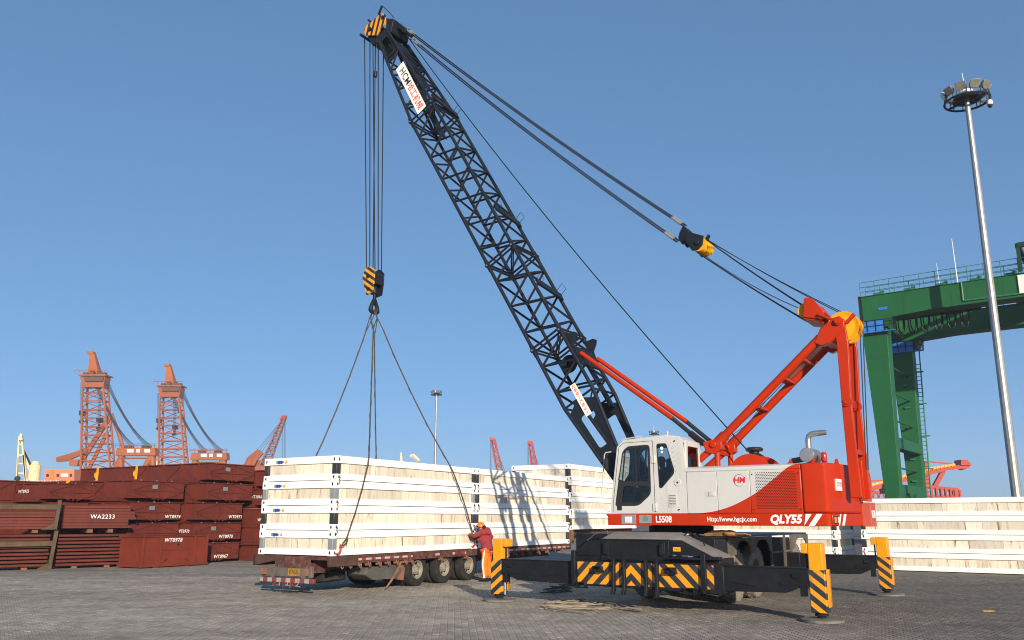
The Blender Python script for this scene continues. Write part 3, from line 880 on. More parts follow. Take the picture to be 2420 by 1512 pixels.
# ---- slewing ring and upper deck
b = MB(); b.lathe([(.75,1.40),(.75,1.46),(.70,1.47),(.70,1.60),(.55,1.62),(.001,1.62)], (0,0,0), (0,0,1), 36); b.build('slewing_ring', M_dark, cr, smooth=True)
b = MB(); b.box(.15,1.02,-1.2,1.28,1.64,1.855); b.box(-3.3,.15,-1.28,1.28,1.64,1.855); b.build('upper_deck', M_red, cr, bevel=.01)
b = MB(); b.box(-3.0, 1.10, 1.27, 1.315, 1.62, 1.855); b.prism([(1.10,1.62),(1.10,1.855),(1.17,1.855),(1.17,1.835),(1.13,1.80),(1.13,1.62)], 'y', .3, 1.305); sk = b.build('side_skirt', M_red, cr, bevel=.008)
SX, SU = (-1,0,0), (0,0,1)
b = MB(); b.box(.80,.46,1.316,1.322,1.64,1.842); hl_ = b.build('headlamp', M_galv, sk, bevel=.003)
b = MB(); b.box(.72,.55,1.323,1.334,1.67,1.80); b.build('lamp_lens', M_clear, hl_, bevel=.01)
b = MB(); b.box(.385,.105,1.316,1.32,1.665,1.83); pl = b.build('data_plate', M_postg, sk)
for k, z in enumerate((1.815,1.79,1.77,1.75,1.73,1.71)): text(['DATA','MODEL  SERIAL','LOAD  WEIGHT','POWER  DATE','LENGTH  HEIGHT','MADE IN CHINA'][k], .016, pl, (.245,1.3212,z), SX, SU, M_letd)
text('L5508', .185, sk, (-.165, 1.3165, 1.738), SX, SU, M_letw, wx=.78, bold=.004)
text('Http://www.hgcjx.com', .128, sk, (-1.605, 1.3165, 1.742), SX, SU, M_letw, wx=.82, bold=.002, space=1.05)
text('QLY55', .215, sk, (-2.66, 1.3165, 1.74), SX, SU, M_letw, shear=.22, bold=.010, wx=.94, space=1.02)
# ---- engine hood
b = MB(); b.box(-3.0,-.695,-.9,1.29,1.857,2.70); b.prism([(1.29,2.69),(1.305,2.70),(1.30,2.76),(1.22,2.80),(-.9,2.80),(-.9,2.69)], 'x', -3.0, -.66); eh = b.build('engine_hood', M_hoodpaint, cr, bevel=.015)
for a, c in ((-.70,-1.335),(-1.345,-2.005),(-2.015,-2.99)):
    b = MB(); b.box(a, c, 1.286, 1.306, 1.863, 2.678); p_ = b.build('hood_panel', M_hoodpaint, eh, bevel=.006)
    if a == -.70:
        q = MB(); q.box(-1.10,-1.30,1.307,1.312,2.19,2.295); q.box(-1.165,-1.285,1.313,1.325,2.205,2.28); q.build('door_latch', M_whitecab, p_, bevel=.006)
    if a == -1.345:
        text('HM', .155, p_, (-1.80,1.3068,2.50), SX, SU, M_letr, bold=.006, shear=.12)
        ring_ = MB()
        pts = []
        for k in range(0, 31):
            t = R(35 + k*9.2)
            pts.append((-1.80 - .118*math.cos(t), 2.50 + .118*math.sin(t)))
        for k in range(30):
            wd0 = .010 + .022*math.sin(math.pi*k/30); wd1 = .010 + .022*math.sin(math.pi*(k+1)/30)
            (x0,z0),(x1,z1) = pts[k], pts[k+1]
            def sc_(x,z,f): return (-1.80+(x+1.80)*f, 2.50+(z-2.50)*f)
            a0=sc_(x0,z0,1-wd0*3); a1=sc_(x1,z1,1-wd1*3)
            ring_.add([(x0,1.3075,z0),(x1,1.3075,z1),(a1[0],1.3075,a1[1]),(a0[0],1.3075,a0[1])],[(0,1,2,3)])
        ring_.build('emblem_ring', M_letd, p_)
    if a == -2.015:
        slots = MB(); n = 8
        for r_ in range(25):
            z = 2.635 - r_*.0285
            for c_ in range(18):
                x = -2.135 - c_*.0435 - (.0215 if r_ % 2 else 0)
                slots.prism([(x+.0145*math.cos(2*math.pi*k/n), z+.0085*math.sin(2*math.pi*k/n)) for k in range(n)], 'y', 1.3045, 1.3078)
        so = slots.build('grille_slots', M_dark, p_)
        so['kind'] = 'stuff'
        for x, z in ((-2.06,2.61),(-2.955,2.61),(-2.06,1.93),(-2.955,1.93)):
            q = MB(); q.lathe([(.014,0),(.010,.008)], (x,1.306,z), (0,1,0), 8); q.build('bolt', M_dark, p_)
# ---- counterweight with rounded tail
pr = [(-3.005,1.31),(-3.36,1.31),(-3.43,1.295),(-3.475,1.25),(-3.495,1.19),(-3.66,-.10),(-3.69,-.45),(-3.66,-.85),(-3.5,-1.2),(-3.3,-1.3),(-3.005,-1.3)]
b = MB(); b.prism(pr, 'z', 1.857, 2.80); cwt = b.build('counterweight', M_red, cr, bevel=.045, seg=4)
b = MB(); b.prism(pr, 'z', 1.615, 1.85); b.build('tail_band', M_red, cwt, bevel=.01)
def on_tail(i0, i1, u0, u1, z0, z1, off=.004, shear=0):
    """quad on the tail wall between outline points, u along"""
    p0, p1 = Vector(pr[i0]), Vector(pr[i1])
    d = (p1-p0); nrm = Vector((d.y, -d.x)).normalized() * -1
    if nrm.dot(Vector((-1,.3))) < 0: nrm = -nrm
    f = lambda u: p0 + d*u + nrm*off
    a, c = f(u0), f(u1)
    return [(a.x,a.y,z0),(c.x,c.y,z0),(c.x,c.y,z1),(a.x,a.y,z1)]
def band_stripe(x_pairs):
    b = MB()
    for y, (xa, xb, xc, xd) in x_pairs: b.add([(xa,y,1.625),(xb,y,1.625),(xc,y,1.842),(xd,y,1.842)],[(0,1,2,3)])
    return b
# stripes and lamp round the curve: strips follow the outline
def along(u):   # distance along outline from point 1
    k = 0
    while k < len(pr)-2:
        L_ = (Vector(pr[k+1])-Vector(pr[k])).length
        if u <= L_: break
        u -= L_; k += 1
    d = (Vector(pr[k+1])-Vector(pr[k])).normalized(); n_ = Vector((-d.y, d.x))
    if n_.dot(Vector((-1,.2))) < 0: n_ = -n_
    p = Vector(pr[k]) + d*u
    return p, n_, d
def tail_quad(u0, u1, z0, z1, sh=0, off=.006, n=6):
    b = MB(); v = []
    for zz, s_ in ((z0, 0), (z1, sh)):
        for i in range(n+1):
            p, n_, d = along(max(0, u0 + s_ + (u1-u0)*i/n)); q = p + n_*off
            v.append((q.x, q.y, zz))
    b.add(v, [(i, i+1, n+2+i, n+1+i) for i in range(n)])
    return b
for u_ in (-.12, .08): tail_quad(u_, u_+.11, 1.625, 1.842, .16, n=16).build('white_stripe', M_letw, cwt)
p0_, n0_, d0_ = along(.46)
lam = MB()
def tail_box(u0, u1, z0, z1, o0, o1):
    b = MB(); v = []
    for zz in (z0, z1):
        for uu, oo in ((u0,o0),(u1,o0),(u1,o1),(u0,o1)):
            p, n_, d = along((u0+u1)/2); q = p + d*(uu-(u0+u1)/2) + n_*oo
            v.append((q.x,q.y,zz))
    return b.hexa(v)
lam = tail_box(.51,.80,1.63,1.835,-.02,.03).build('lamp_housing', M_red, cwt, bevel=.015)
tail_box(.53,.78,1.66,1.80,.02,.045).build('lamp_bezel', M_plastic, lam, bevel=.01)
tail_box(.54,.62,1.68,1.785,.03,.052).build('amber_lamp', M_amber, lam); tail_box(.627,.70,1.68,1.785,.03,.052).build('red_lamp', M_redlens, lam); tail_box(.707,.77,1.68,1.785,.03,.052).build('reverse_lamp', M_clear, lam)
tail_quad(.83,.90,1.63,1.842,.12).build('white_stripe', M_letw, cwt); tail_quad(1.02,1.15,1.63,1.842,.14).build('white_stripe', M_letw, cwt)
nb = tail_box(.84,1.10,2.28,2.50,.0,.032); ns = nb.build('notice_board', M_banner, cwt)
p_, n_, d_ = along(.97); q = p_ + n_*.0335
text('作业范围\n禁止入内', .058, ns, (q.x,q.y,2.39), (d_.x,d_.y,0), SU, M_letr, name='notice_lettering')
b = MB(); b.box(-3.84,-3.6,-1.12,-.62,1.60,2.08); rp = b.build('rear_plate', surf('faded_red', (.45,.09,.06), .6, var=.12), cr, bevel=.01)
text('HCM', .20, rp, (-3.8415,-.87,1.84), (0,-1,0), SU, M_letw, wx=.8, bold=.008)
b = MB(); b.prism([(-.35,2.1),(-.35,2.9),(-.6,3.2),(-.95,3.1),(-1.05,2.1)], 'x', -3.80, -3.74); b.lathe([(.22,0),(.22,.05)], (-3.81,-.62,2.5), (-1,0,0), 20); b.build('winch_bracket', M_red, cr, bevel=.01)
# ---- cab
cab = bpy.data.objects.new('cab', None); col.objects.link(cab); cab.parent = cr
Y1, Y0 = 1.30, .36
def rnd(poly, r, n=4):
    """round the corners of a polygon"""
    out = []
    m = len(poly)
    for i in range(m):
        p0, p1, p2 = Vector(poly[i-1]), Vector(poly[i]), Vector(poly[(i+1) % m])
        a = (p0-p1).normalized(); c = (p2-p1).normalized()
        rr = min(r, (p0-p1).length*.45, (p2-p1).length*.45)
        s, e = p1 + a*rr, p1 + c*rr
        for k in range(n+1):
            t = k/n
            out.append(tuple((s*(1-t)**2 + p1*(2*t*(1-t)) + e*t*t)))
    return out
prof = [(1.055,1.862),(1.045,2.1),(.87,3.28),(.74,3.40),(-.29,3.455),(-.52,3.42),(-.645,3.30),(-.69,2.75),(-.69,1.862)]
doorw = rnd([(.945,2.02),(.93,2.12),(.745,3.18),(.62,3.285),(.10,3.30),(.105,2.26),(.40,2.02)], .09)
quart = rnd([(-.055,3.31),(-.275,3.31),(-.44,2.74),(-.42,2.66),(-.14,2.375),(-.085,2.39)], .05)
for y0, y1, holes in ((Y1-.035, Y1, [doorw, quart]), (Y0, Y0+.035, [rnd([(.93,2.1),(.745,3.18),(.62,3.285),(-.35,3.3),(-.45,2.74),(-.42,2.4),(.5,2.1)], .09)])):
    b = MB(); b.prism(prof, 'y', y0, y1, holes=holes); b.build('side_wall', M_whitecab, cab, bevel=.012)
b = MB()
for (p, q) in list(zip(prof, prof[1:]))[3:6]:
    d = Vector((q[0]-p[0], q[1]-p[1])).normalized(); n2 = Vector((d.y,-d.x))*.03
    b.hexa([(p[0],Y0+.03,p[1]),(p[0],Y1-.03,p[1]),(p[0]+n2.x,Y1-.03,p[1]+n2.y),(p[0]+n2.x,Y0+.03,p[1]+n2.y),(q[0],Y0+.03,q[1]),(q[0],Y1-.03,q[1]),(q[0]+n2.x,Y1-.03,q[1]+n2.y),(q[0]+n2.x,Y0+.03,q[1]+n2.y)])
b.build('roof', M_whitecab, cab, bevel=.03, seg=3)
b = MB(); b.prism([(Y0+.03,1.862),(Y1-.03,1.862),(Y1-.03,3.36),(Y0+.03,3.36)], 'x', -.69, -.655, holes=[rnd([(Y0+.13,2.72),(Y1-.13,2.72),(Y1-.16,3.24),(Y0+.16,3.24)], .06)]); b.build('rear_wall', M_whitecab, cab, bevel=.01)
b = MB(); b.box(-.660,-.656,Y0+.12,Y1-.12,2.70,3.26); b.build('rear_window', M_glass, cab)
b = MB(); b.prism([(1.045,1.87),(1.035,2.1),(.865,3.27),(.76,3.37),(.72,3.34),(.82,3.25),(.995,2.1),(1.005,1.87)], 'y', Y0+.02, Y0+.07); b.prism([(1.045,1.87),(1.035,2.1),(.865,3.27),(.76,3.37),(.72,3.34),(.82,3.25),(.995,2.1),(1.005,1.87)], 'y', Y1-.09, Y1-.03)
b.box(.99,1.045,Y0+.07,Y1-.09,1.87,1.98); b.build('front_frame', M_whitecab, cab, bevel=.008)
b = MB(); b.add([(1.04,Y0+.06,1.97),(1.04,Y1-.08,1.97),(.86,Y1-.08,3.28),(.86,Y0+.06,3.28)],[(0,1,2,3)]); b.build('windscreen', M_glass, cab)
def rim_of(poly, t):
    c = Vector((sum(p[0] for p in poly)/len(poly), sum(p[1] for p in poly)/len(poly)))
    return [tuple(c + (Vector(p)-c)*(1 - t/max(.05,(Vector(p)-c).length))) for p in poly]
ds = MB(); ds.prism(doorw, 'y', Y1-.02, Y1+.004, holes=[rnd([(.87,2.55),(.73,3.14),(.62,3.225),(.155,3.235),(.15,2.525)], .05), rnd([(.80,2.10),(.745,2.40),(.67,2.44),(.155,2.43),(.155,2.29),(.40,2.09)], .04)]); dso = ds.build('door_window_frame', M_plastic, cab, bevel=.004)
b = MB(); b.box(.415,.44,Y1-.012,Y1+.006,2.535,3.23); b.build('sliding_rail', M_plastic, dso)
b = MB(); b.prism(doorw, 'y', Y1-.028, Y1-.022); b.build('door_pane', M_glass, cab)
qf = MB(); qf.prism(quart, 'y', Y1-.02, Y1+.004, holes=[rim_of(quart, .035)]); qf.build('quarter_window_frame', M_plastic, cab)
b = MB(); b.prism(quart, 'y', Y1-.028, Y1-.022); b.build('quarter_pane', M_glass, cab)
for z, r_ in ((3.21,.035),(3.13,.026)):
    b = MB(); b.lathe([(r_,0),(r_,.002)], (-.165,Y1-.0215,z), (0,1,0), 14); b.build('sticker', M_letw, cab)
# door outline seam, hinges, handle, vent, louvre, ribs
b = MB()
seam = [(1.0,1.89),(.99,2.1),(.825,3.27),(.72,3.36),(.03,3.375),(.02,1.89)]
for p, q in zip(seam, seam[1:]): b.bar((p[0],Y1+.0005,p[1]),(q[0],Y1+.0005,q[1]),.009,.004,up=(0,1,0))
b.build('door_seam', M_dark, cab)
for z in (2.98, 1.99):
    b = MB(); b.box(-.03,.07,Y1+.002,Y1+.018,z-.08,z+.08); b.tube((.0,Y1+.016,z-.085),(.0,Y1+.016,z+.085),.014,n=8); b.build('hinge', M_whitecab, cab, bevel=.004)
b = MB(); b.prism(rnd([(.90,1.93),(.905,2.02),(.86,2.06),(.79,2.06),(.79,1.93)],.02), 'y', Y1+.001, Y1+.006); b.build('door_handle', M_plastic, cab)
b = MB(); b.prism(rnd([(-.28,1.99),(-.28,2.26),(-.47,2.26),(-.47,1.99)],.03), 'y', Y1, Y1+.010); lv = b.build('louvre', M_whitecab, cab, bevel=.003)
b = MB()
for k in range(7): b.box(-.30,-.45,Y1+.0105,Y1+.014,2.03+k*.032,2.038+k*.032)
b.build('louvre_slots', M_dark, lv)
b = MB(); b.lathe([(.078,0),(.082,.006),(.07,.018),(.001,.020)], (-.50,Y1-.003,2.49), (0,1,0), 22); cp = b.build('filler_cap', M_whitecab, cab, smooth=True)
b = MB(); b.box(-.475,-.525,Y1+.0165,Y1+.019,2.482,2.498); b.box(-.492,-.508,Y1+.0165,Y1+.0195,2.465,2.515); b.build('cap_key', M_dark, cp)
b = MB()
for k in range(6): b.bar((-.40-.012*k,Y1+.002,3.20-.095*k),(-.60-.010*k,Y1+.004,3.32-.095*k),.03,.012,up=(0,1,0))
b.build('pressed_rib', M_whitecab, cab, bevel=.005)
for x, z in ((-.45,3.34),(-.49,1.93)):
    b = MB(); b.tube((x,Y1,z),(x-.03,Y1+.02,z+.01),.014,n=8); b.build('rubber_stop', M_dark, cab)
b = MB(); b.path([(1.0,Y1+.03,3.18),(1.12,Y1+.05,3.17),(1.15,Y1+.06,3.12),(1.235,Y1+.06,2.2),(1.215,Y1+.05,1.97),(1.06,Y1+.02,1.90)], .012, 8); b.build('handrail', M_whitecab, cab, smooth=True)
b = MB(); b.path([(1.07,Y1+.05,3.17),(1.10,Y1+.05,3.05)], .01, 6); b.box(1.07,1.11,Y1+.03,Y1+.14,2.78,3.05); b.build('mirror', M_plastic, cab, bevel=.015)
b = MB(); b.path([(.80,Y1-.1,3.42),(.78,Y1-.1,3.455),(.35,Y1-.1,3.49),(.30,Y1-.1,3.44)], .012, 6); b.tube((-.27,Y1-.1,3.45),(-.27,Y1-.1,3.53),.02,n=8); b.ball((-.27,Y1-.1,3.54),.03); b.build('roof_rail', M_whitecab, cab, smooth=True)
# cab inside
b = MB(); b.box(-.64,.98,Y0+.04,Y1-.04,1.87,1.93); b.box(-.60,-.2,Y0+.05,Y0+.3,1.93,2.45); b.build('cab_floor', M_plastic, cab)
b = MB(); b.box(-.42,.08,.58,1.08,2.22,2.36); b.prism([(-.40,2.34),(-.28,2.34),(-.36,2.98),(-.46,2.98)], 'y', .60, 1.06); b.prism([(-.44,2.96),(-.35,2.96),(-.36,3.16),(-.46,3.16)], 'y', .72, .96); b.box(-.3,0,.68,.98,1.93,2.22)
so_ = b.build('seat', M_plastic, cab, bevel=.04, seg=3); so_.location = (.25, 0, -.14)
b = MB(); b.box(-.05,.45,Y0+.05,.56,1.93,2.48); b.box(.55,.9,Y0+.06,Y1-.3,1.93,2.3); b.box(-.05,.42,1.06,1.2,2.0,2.44); b.build('console', surf('console_grey',(.16,.17,.16),.6), cab, bevel=.03)
b = MB(); b.box(.20,.34,1.201,1.205,2.16,2.30); b.build('cab_notice', M_yel2, cab)
b = MB(); b.box(.26,.42,1.04,1.16,2.50,2.58); b.build('red_case', M_redlens, cab, bevel=.01)
for x in (.50,.56): 
    b = MB(); b.path([(x,.62,2.45),(x+.05,.62,2.7)], .016, 8); b.ball((x+.05,.62,2.73),.03); b.build('control_lever', M_plastic, cab, smooth=True)
b = MB(); b.path([(.86,Y1-.12,2.2),(.80,Y1-.14,2.8),(.74,Y1-.14,3.25)], .016, 8); b.path([(.66,Y0+.1,2.2),(.55,Y0+.12,3.3)], .02, 8); b.build('inner_grab_rail', M_galv, cab, smooth=True)
# ================================================================== boom
UA = Vector((.497, 0, .868)).normalized(); VA = Vector((-UA.z, 0, UA.x)); LA = Vector((0,1,0))
FT = Vector((.95, 0, 2.35))
def bv(s, v, l): return FT + UA*s + VA*v + LA*l
boom = bpy.data.objects.new('boom', None); col.objects.link(boom); boom.parent = cr
def half_depth(s):
    if s < 2.5: return .13 + (.44-.13)*s/2.5
    if s > 12.65: return .44 + (.21-.44)*(s-12.65)/(16.2-12.65)
    return .44
def half_width(s):
    if s > 12.65: return .57 + (.47-.57)*(s-12.65)/(16.2-12.65)
    return .57
def chv(s, a): # chord v position; a=-1 front, +1 back
    h = half_depth(s)
    if s > 12.65: return a*h + .05*(s-12.65)/3.55
    return a*h
secs = [(.15,2.5),(2.5,4.22),(4.28,7.02),(7.08,12.62),(12.68,16.2)]
for s0, s1 in secs:
    for a in (-1, 1):
        for l in (-1, 1):
            b = MB(); b.tube(bv(s0, chv(s0,a), l*half_width(s0)), bv(s1, chv(s1,a), l*half_width(s1)), .046, n=10)
            b.build('chord', M_boom, boom, smooth=True)
for sj in (4.25, 7.05, 12.65):
    for a in (-1, 1):
        for l in (-1, 1):
            c = bv(sj, chv(sj,a), l*half_width(sj))
            b = MB(); b.tube(c-LA*.075, c+LA*.075, .065, n=10); b.tube(c-LA*.10, c+LA*.10, .022, n=8, mi=1); b.tube(c-UA*.16, c+UA*.16, .057, n=10)
            b.build('chord_pin', [M_boom, M_galv], boom, smooth=True)
def lace(p, q, r=.030, name='lacing'):
    b = MB(); b.tube(p, q, r, n=6, cap=False); b.build(name, M_boom, boom, smooth=True)
def warren(s0, s1, fa, fb, pitch=.93, ph=0):
    """zigzag between two chords given as functions of s"""
    n = max(1, round((s1-s0)/pitch)); p = (s1-s0)/n
    for k in range(n):
        a0 = s0 + k*p
        P, Q, T_ = (fa, fb, fa) if not ph else (fb, fa, fb)
        lace(P(a0), Q(a0+p/2)); lace(Q(a0+p/2), T_(a0+p))
def ch(a, l): return lambda s: bv(s, chv(s,a), l*half_width(s))
for s0, s1 in ((2.6,4.15),(4.4,6.95),(7.2,12.5),(12.8,15.3)):
    for l in (-1, 1): warren(s0, s1, ch(1,l), ch(-1,l), ph=(l < 0))
    for a in (-1, 1): warren(s0, s1, ch(a,1), ch(a,-1), pitch=1.0 if a < 0 else .93, ph=(a < 0))
    for s in (s0-.08, s1+.06):
        for a in (-1, 1): lace(ch(a,1)(s), ch(a,-1)(s), .028)
        for l in (-1, 1): lace(ch(1,l)(s), ch(-1,l)(s), .028)
        lace(ch(1,1)(s), ch(-1,-1)(s), .02)
# slotted foot plates and head cheek plates
for l in (-1, 1):
    def sd(s, f): return (bv(s, f, 0).x, bv(s, f, 0).z)
    out = [sd(.0,-.12), sd(2.3,-.40), sd(2.35,-.30), sd(2.55,.0), sd(2.35,.30), sd(2.3,.40), sd(.0,.12), sd(-.15,0)]
    hole = rnd([sd(1.2,-.13), sd(2.1,-.20), sd(2.1,.20), sd(1.2,.13)], .09)
    b = MB(); b.prism(out, 'y', l*.56, l*.60, holes=[hole]); b.build('foot_plate', M_boom, boom)
    o2 = [sd(15.2,chv(15.2,-1)), sd(16.4,chv(16.2,-1)), sd(16.4,chv(16.2,1)), sd(15.2,chv(15.2,1))]
    h2 = rnd([sd(15.45,chv(15.4,-1)+.10), sd(16.1,chv(16.2,-1)+.07), sd(16.1,chv(16.2,1)-.10), sd(15.45,chv(15.4,1)-.12)], .07)
    b = MB(); b.prism(o2, 'y', l*.45, l*.48, holes=[h2]); b.build('head_cheek', M_boom, boom)
b = MB(); b.add([bv(14.0,.24,-.40), bv(14.0,.24,.40), bv(16.0,.24,.40), bv(16.0,.24,-.40)], [(0,1,2,3)]); b.build('head_back_plate', M_boom, boom)
# planks with wire hoops across the back face, long catwalk plates
for s in (5.65, 8.25, 12.75):
    b = MB(); b.bar(bv(s+.15,chv(s,1)+.07,.50), bv(s-.10,chv(s,1)+.07,-.55), .22, .05, up=VA); pk = b.build('cross_plank', M_boom, boom)
    for l in (.5, -.6):
        b = MB(); c = bv(s, chv(s,1)+.05, l)
        b.path([c, c+VA*.22+UA*.05, c+VA*.20+UA*.26, c-VA*.02+UA*.18], .008, 5); b.build('wire_hoop', M_boom, boom)
b = MB(); b.bar(bv(12.0,-.05,-.05), bv(14.6,.08,-.05), .42, .03, up=VA); b.build('catwalk', M_boom, boom)
b = MB(); b.bar(bv(2.2,.30,-.35), bv(3.5,.30,-.35), .30, .03, up=VA); b.build('catwalk', M_boom, boom)
# guide sheave and rear bracket at the first joint
b = MB(); b.lathe([(.06,-.03),(.21,-.03),(.23,0),(.21,.03),(.06,.03),(.06,-.03)], (2.60,.30,5.45), (0,1,0), 26); b.build('guide_sheave', M_boom, boom, smooth=True)
for l in (-.5, .5):
    b = MB(); b.prism([(bv(s_,v_,0).x,bv(s_,v_,0).z) for s_, v_ in ((4.1,.44),(4.03,.70),(3.95,.76),(3.86,.70),(3.74,.54),(3.35,.47),(3.35,.42))], 'y', l-.02, l+.02); b.build('stop_bracket', M_boom, boom)
b = MB(); b.prism([(bv(s_,v_,0).x,bv(s_,v_,0).z) for s_, v_ in ((3.75,.45),(3.75,.51),(3.2,.49),(3.2,.45))], 'y', -.46, .46); b.build('stop_plate', M_boom, boom)
# boom head
hp = [(9.05,17.28),(8.91,17.18),(8.88,16.98),(8.93,16.82),(9.09,16.72),(9.22,16.56),(9.68,16.72),(9.8,16.88),(9.74,17.06),(9.51,17.12),(9.27,17.2)]
for l in (-.47, .47):
    b = MB(); b.prism(hp, 'y', l-.018, l+.018); b.build('head_plate', M_hazhead, boom)
b = MB(); b.prism([(9.70,16.72),(9.50,16.36),(9.06,16.28),(9.05,16.62),(9.22,16.60)], 'y', -.42, .42)
b.prism([(8.95,16.6),(8.92,17.1),(8.62,16.98),(8.72,16.55)], 'y', -.40, .40); b.build('head_block', M_boom, boom, bevel=.02)
for k in range(5):
    l = -.32 + k*.16
    b = MB(); b.lathe([(.05,-.035),(.27,-.05),(.24,0),(.27,.05),(.05,.035),(.05,-.035)], (9.47,l,16.86), (0,1,0), 24); b.build('head_sheave', M_boom, boom, smooth=True)
b = MB(); b.tube((9.49,-.52,16.86),(9.49,.54,16.86),.055,n=12); b.tube((8.98,-.52,17.10),(8.98,.54,17.10),.05,n=12); b.tube((9.86,-.5,16.77),(9.86,.56,16.77),.045,n=10); b.tube((9.58,-.5,17.20),(9.58,.54,17.20),.03,n=8)
b.build('head_pin', M_boom, boom, smooth=True)
b = MB(); b.bar((9.17,.50,17.26),(9.04,.50,17.52),.05); b.path([(9.04,.5,17.52),(8.85,.45,17.32),(8.66,.35,17.05)], .014, 6); b.build('head_hoop', M_boom, boom)
for l in (-.13, .13):
    b = MB(); b.prism([(8.75,17.02),(8.60,16.95),(8.28,16.60),(8.36,16.50),(8.55,16.70),(8.80,16.86)], 'y', l-.06, l+.06); b.build('pendant_link', M_boom, boom, bevel=.02)
b = MB(); b.path([(9.22,.45,16.60),(9.24,.45,16.4)], .03, 8); b.tube((9.24,.45,16.45),(9.25,.45,16.32),.05,n=8); b.tube((9.25,.45,16.3),(9.28,.42,15.36),.006,n=4); b.tube((9.28,.42,15.36),(9.29,.42,15.18),.055,n=10); b.build('overhoist_weight', M_boom, boom, smooth=True)
# banners on the near face
def banner(s0, s1, v0, v1, name):
    P = [bv(s0,v0,.62), bv(s1,v0,.62), bv(s1,v1,.62), bv(s0,v1,.62)]
    b = MB(); b.add([p+LA*.004 for p in P]+[p-LA*.004 for p in P], [(0,1,2,3),(7,6,5,4),(0,4,5,1),(1,5,6,2),(2,6,7,3),(3,7,4,0)])
    return b.build(name, M_banner, boom)
b = MB(); P = [(8.27,15.01),(7.99,15.2),(7.06,13.47),(7.36,13.29)]
b.prism(P, 'y', .60, .612); bn = b.build('banner', M_banner, boom)
def on_banner(P, fr, off): # fraction along the length, centre line
    a = (Vector(P[0])+Vector(P[1]))/2; c = (Vector(P[2])+Vector(P[3]))/2
    return a.lerp(c, fr)
dn = (Vector(P[2])+Vector(P[3])-Vector(P[0])-Vector(P[1])).normalized()
across = Vector((dn.y, -dn.x)); 
for s_, fr, sz, mt in (('HCM', .25, .30, M_letd), ('哈工机械', .69, .262, M_letr)):
    q = on_banner(P, fr, 0)
    text(s_, sz, bn, (q.x,.6135,q.y), (dn.x,0,dn.y), (-across.x if across.x > 0 else across.x, 0, -across.y if across.x > 0 else across.y), mt, name='banner_lettering', bold=.002, space=1.0)
P2 = [(2.41,4.84),(2.27,4.915),(1.83,4.16),(1.975,4.08)]
b = MB(); b.prism(P2, 'y', .618, .628); bn2 = b.build('banner', M_banner, boom)
dn2 = (Vector(P2[2])+Vector(P2[3])-Vector(P2[0])-Vector(P2[1])).normalized()
for k, chh in enumerate('起重臂下严禁站人'):
    q = on_banner(P2, .08 + k*.12, 0)
    text(chh, .098, bn2, (q.x,.6295,q.y), (-.94,0,.34), (.34,0,.94), M_letr, name='banner_lettering')
# ================================================================== mast, struts, ropes
mast = bpy.data.objects.new('mast', None); col.objects.link(mast); mast.parent = cr
APX = (-3.72, 5.62)
for l in (-.42, .42):
    b = MB(); b.tube((-1.10,l,3.36),(-3.36,l,5.38),.085,n=14); b.tube((-1.06,l,3.32),(-1.26,l,3.50),.115,n=14); b.build('mast_tube', M_red, mast, smooth=True)
    b = MB(); b.prism([(-3.39,5.55),(-3.67,5.74),(-3.78,5.76),(-3.88,5.66),(-3.86,5.50),(-3.60,5.25),(-3.39,5.18),(-3.24,5.26)], 'y', l-.09, l+.09); b.build('mast_head', M_red, mast, bevel=.02)
    b = MB(); b.tube((-3.74,l-.13,5.64),(-3.74,l+.13,5.64),.075,n=16); b.tube((-3.74,l-.16,5.64),(-3.74,l+.16,5.64),.05,n=14); b.build('mast_pin', M_red, mast, smooth=True)
    b = MB(); b.prism([(-3.67,5.45),(-3.86,5.62),(-3.90,5.2),(-3.86,4.05),(-3.90,2.15),(-3.70,2.15),(-3.68,4.05),(-3.68,5.2)], 'y', l-.055, l+.055); po = b.build('rear_post', M_red, mast, bevel=.012)
    b = MB(); b.tube((-3.78,l-.09,4.02),(-3.78,l+.09,4.02),.10,n=16); b.tube((-3.78,l-.11,4.02),(-3.78,l+.11,4.02),.06,n=12); b.build('post_knuckle', M_red, mast, smooth=True)
    b = MB(); b.prism([(-.78,3.36),(-1.05,3.42),(-1.2,3.36),(-1.2,3.20),(-1.02,3.10),(-.84,3.14)], 'y', l-.10, l+.10); b.tube((-1.02,l-.14,3.30),(-1.02,l+.14,3.30),.07,n=14); b.build('mast_joint', M_red, mast, bevel=.015)
    b = MB(); b.tube((-.90,l,3.18),(-.30,l,2.72),.075,n=12); b.tube((-1.06,l,3.15),(-1.06,l,2.70),.06,n=12); b.build('mast_leg', M_red, mast, smooth=True)
    b = MB(); b.bar((-3.88,l,5.60),(-4.06,l,5.78),.10,.06); b.build('rope_guard', M_red, mast, bevel=.01)
    b = MB(); b.bar((-3.70,l,5.68),(-3.36,l,5.86),.05,.15,up=(0,1,0)); b.build('tie_link', M_red, mast, bevel=.01)
    # boom backstops
    b = MB(); b.tube((2.20,l,5.66),(-.08,l,3.93),.055,n=12); b.build('backstop_tube', M_red, mast, smooth=True)
    b = MB(); b.tube((-.08,l,3.93),(-.78,l,3.32),.048,n=12); b.build('backstop_rod', M_plastic, mast, smooth=True)
b = MB()
for k in range(14):
    t = k/13; p = Vector((-.48,.42,3.58)).lerp(Vector((-.76,.42,3.35)), t)
    b.lathe([(.062,-.008),(.075,0),(.062,.008)], p, (-.77,0,-.63), 12)
b.build('backstop_spring', M_plastic, mast, smooth=True)
for fr in (.35, .62, .80):
    p = Vector((-1.10,0,3.36)).lerp(Vector((-3.36,0,5.38)), fr)
    b = MB(); b.box(p.x-.10,p.x+.10,-.36,.36,p.z-.03,p.z+.03); b.build('mast_crossbar', M_red, mast, bevel=.01)
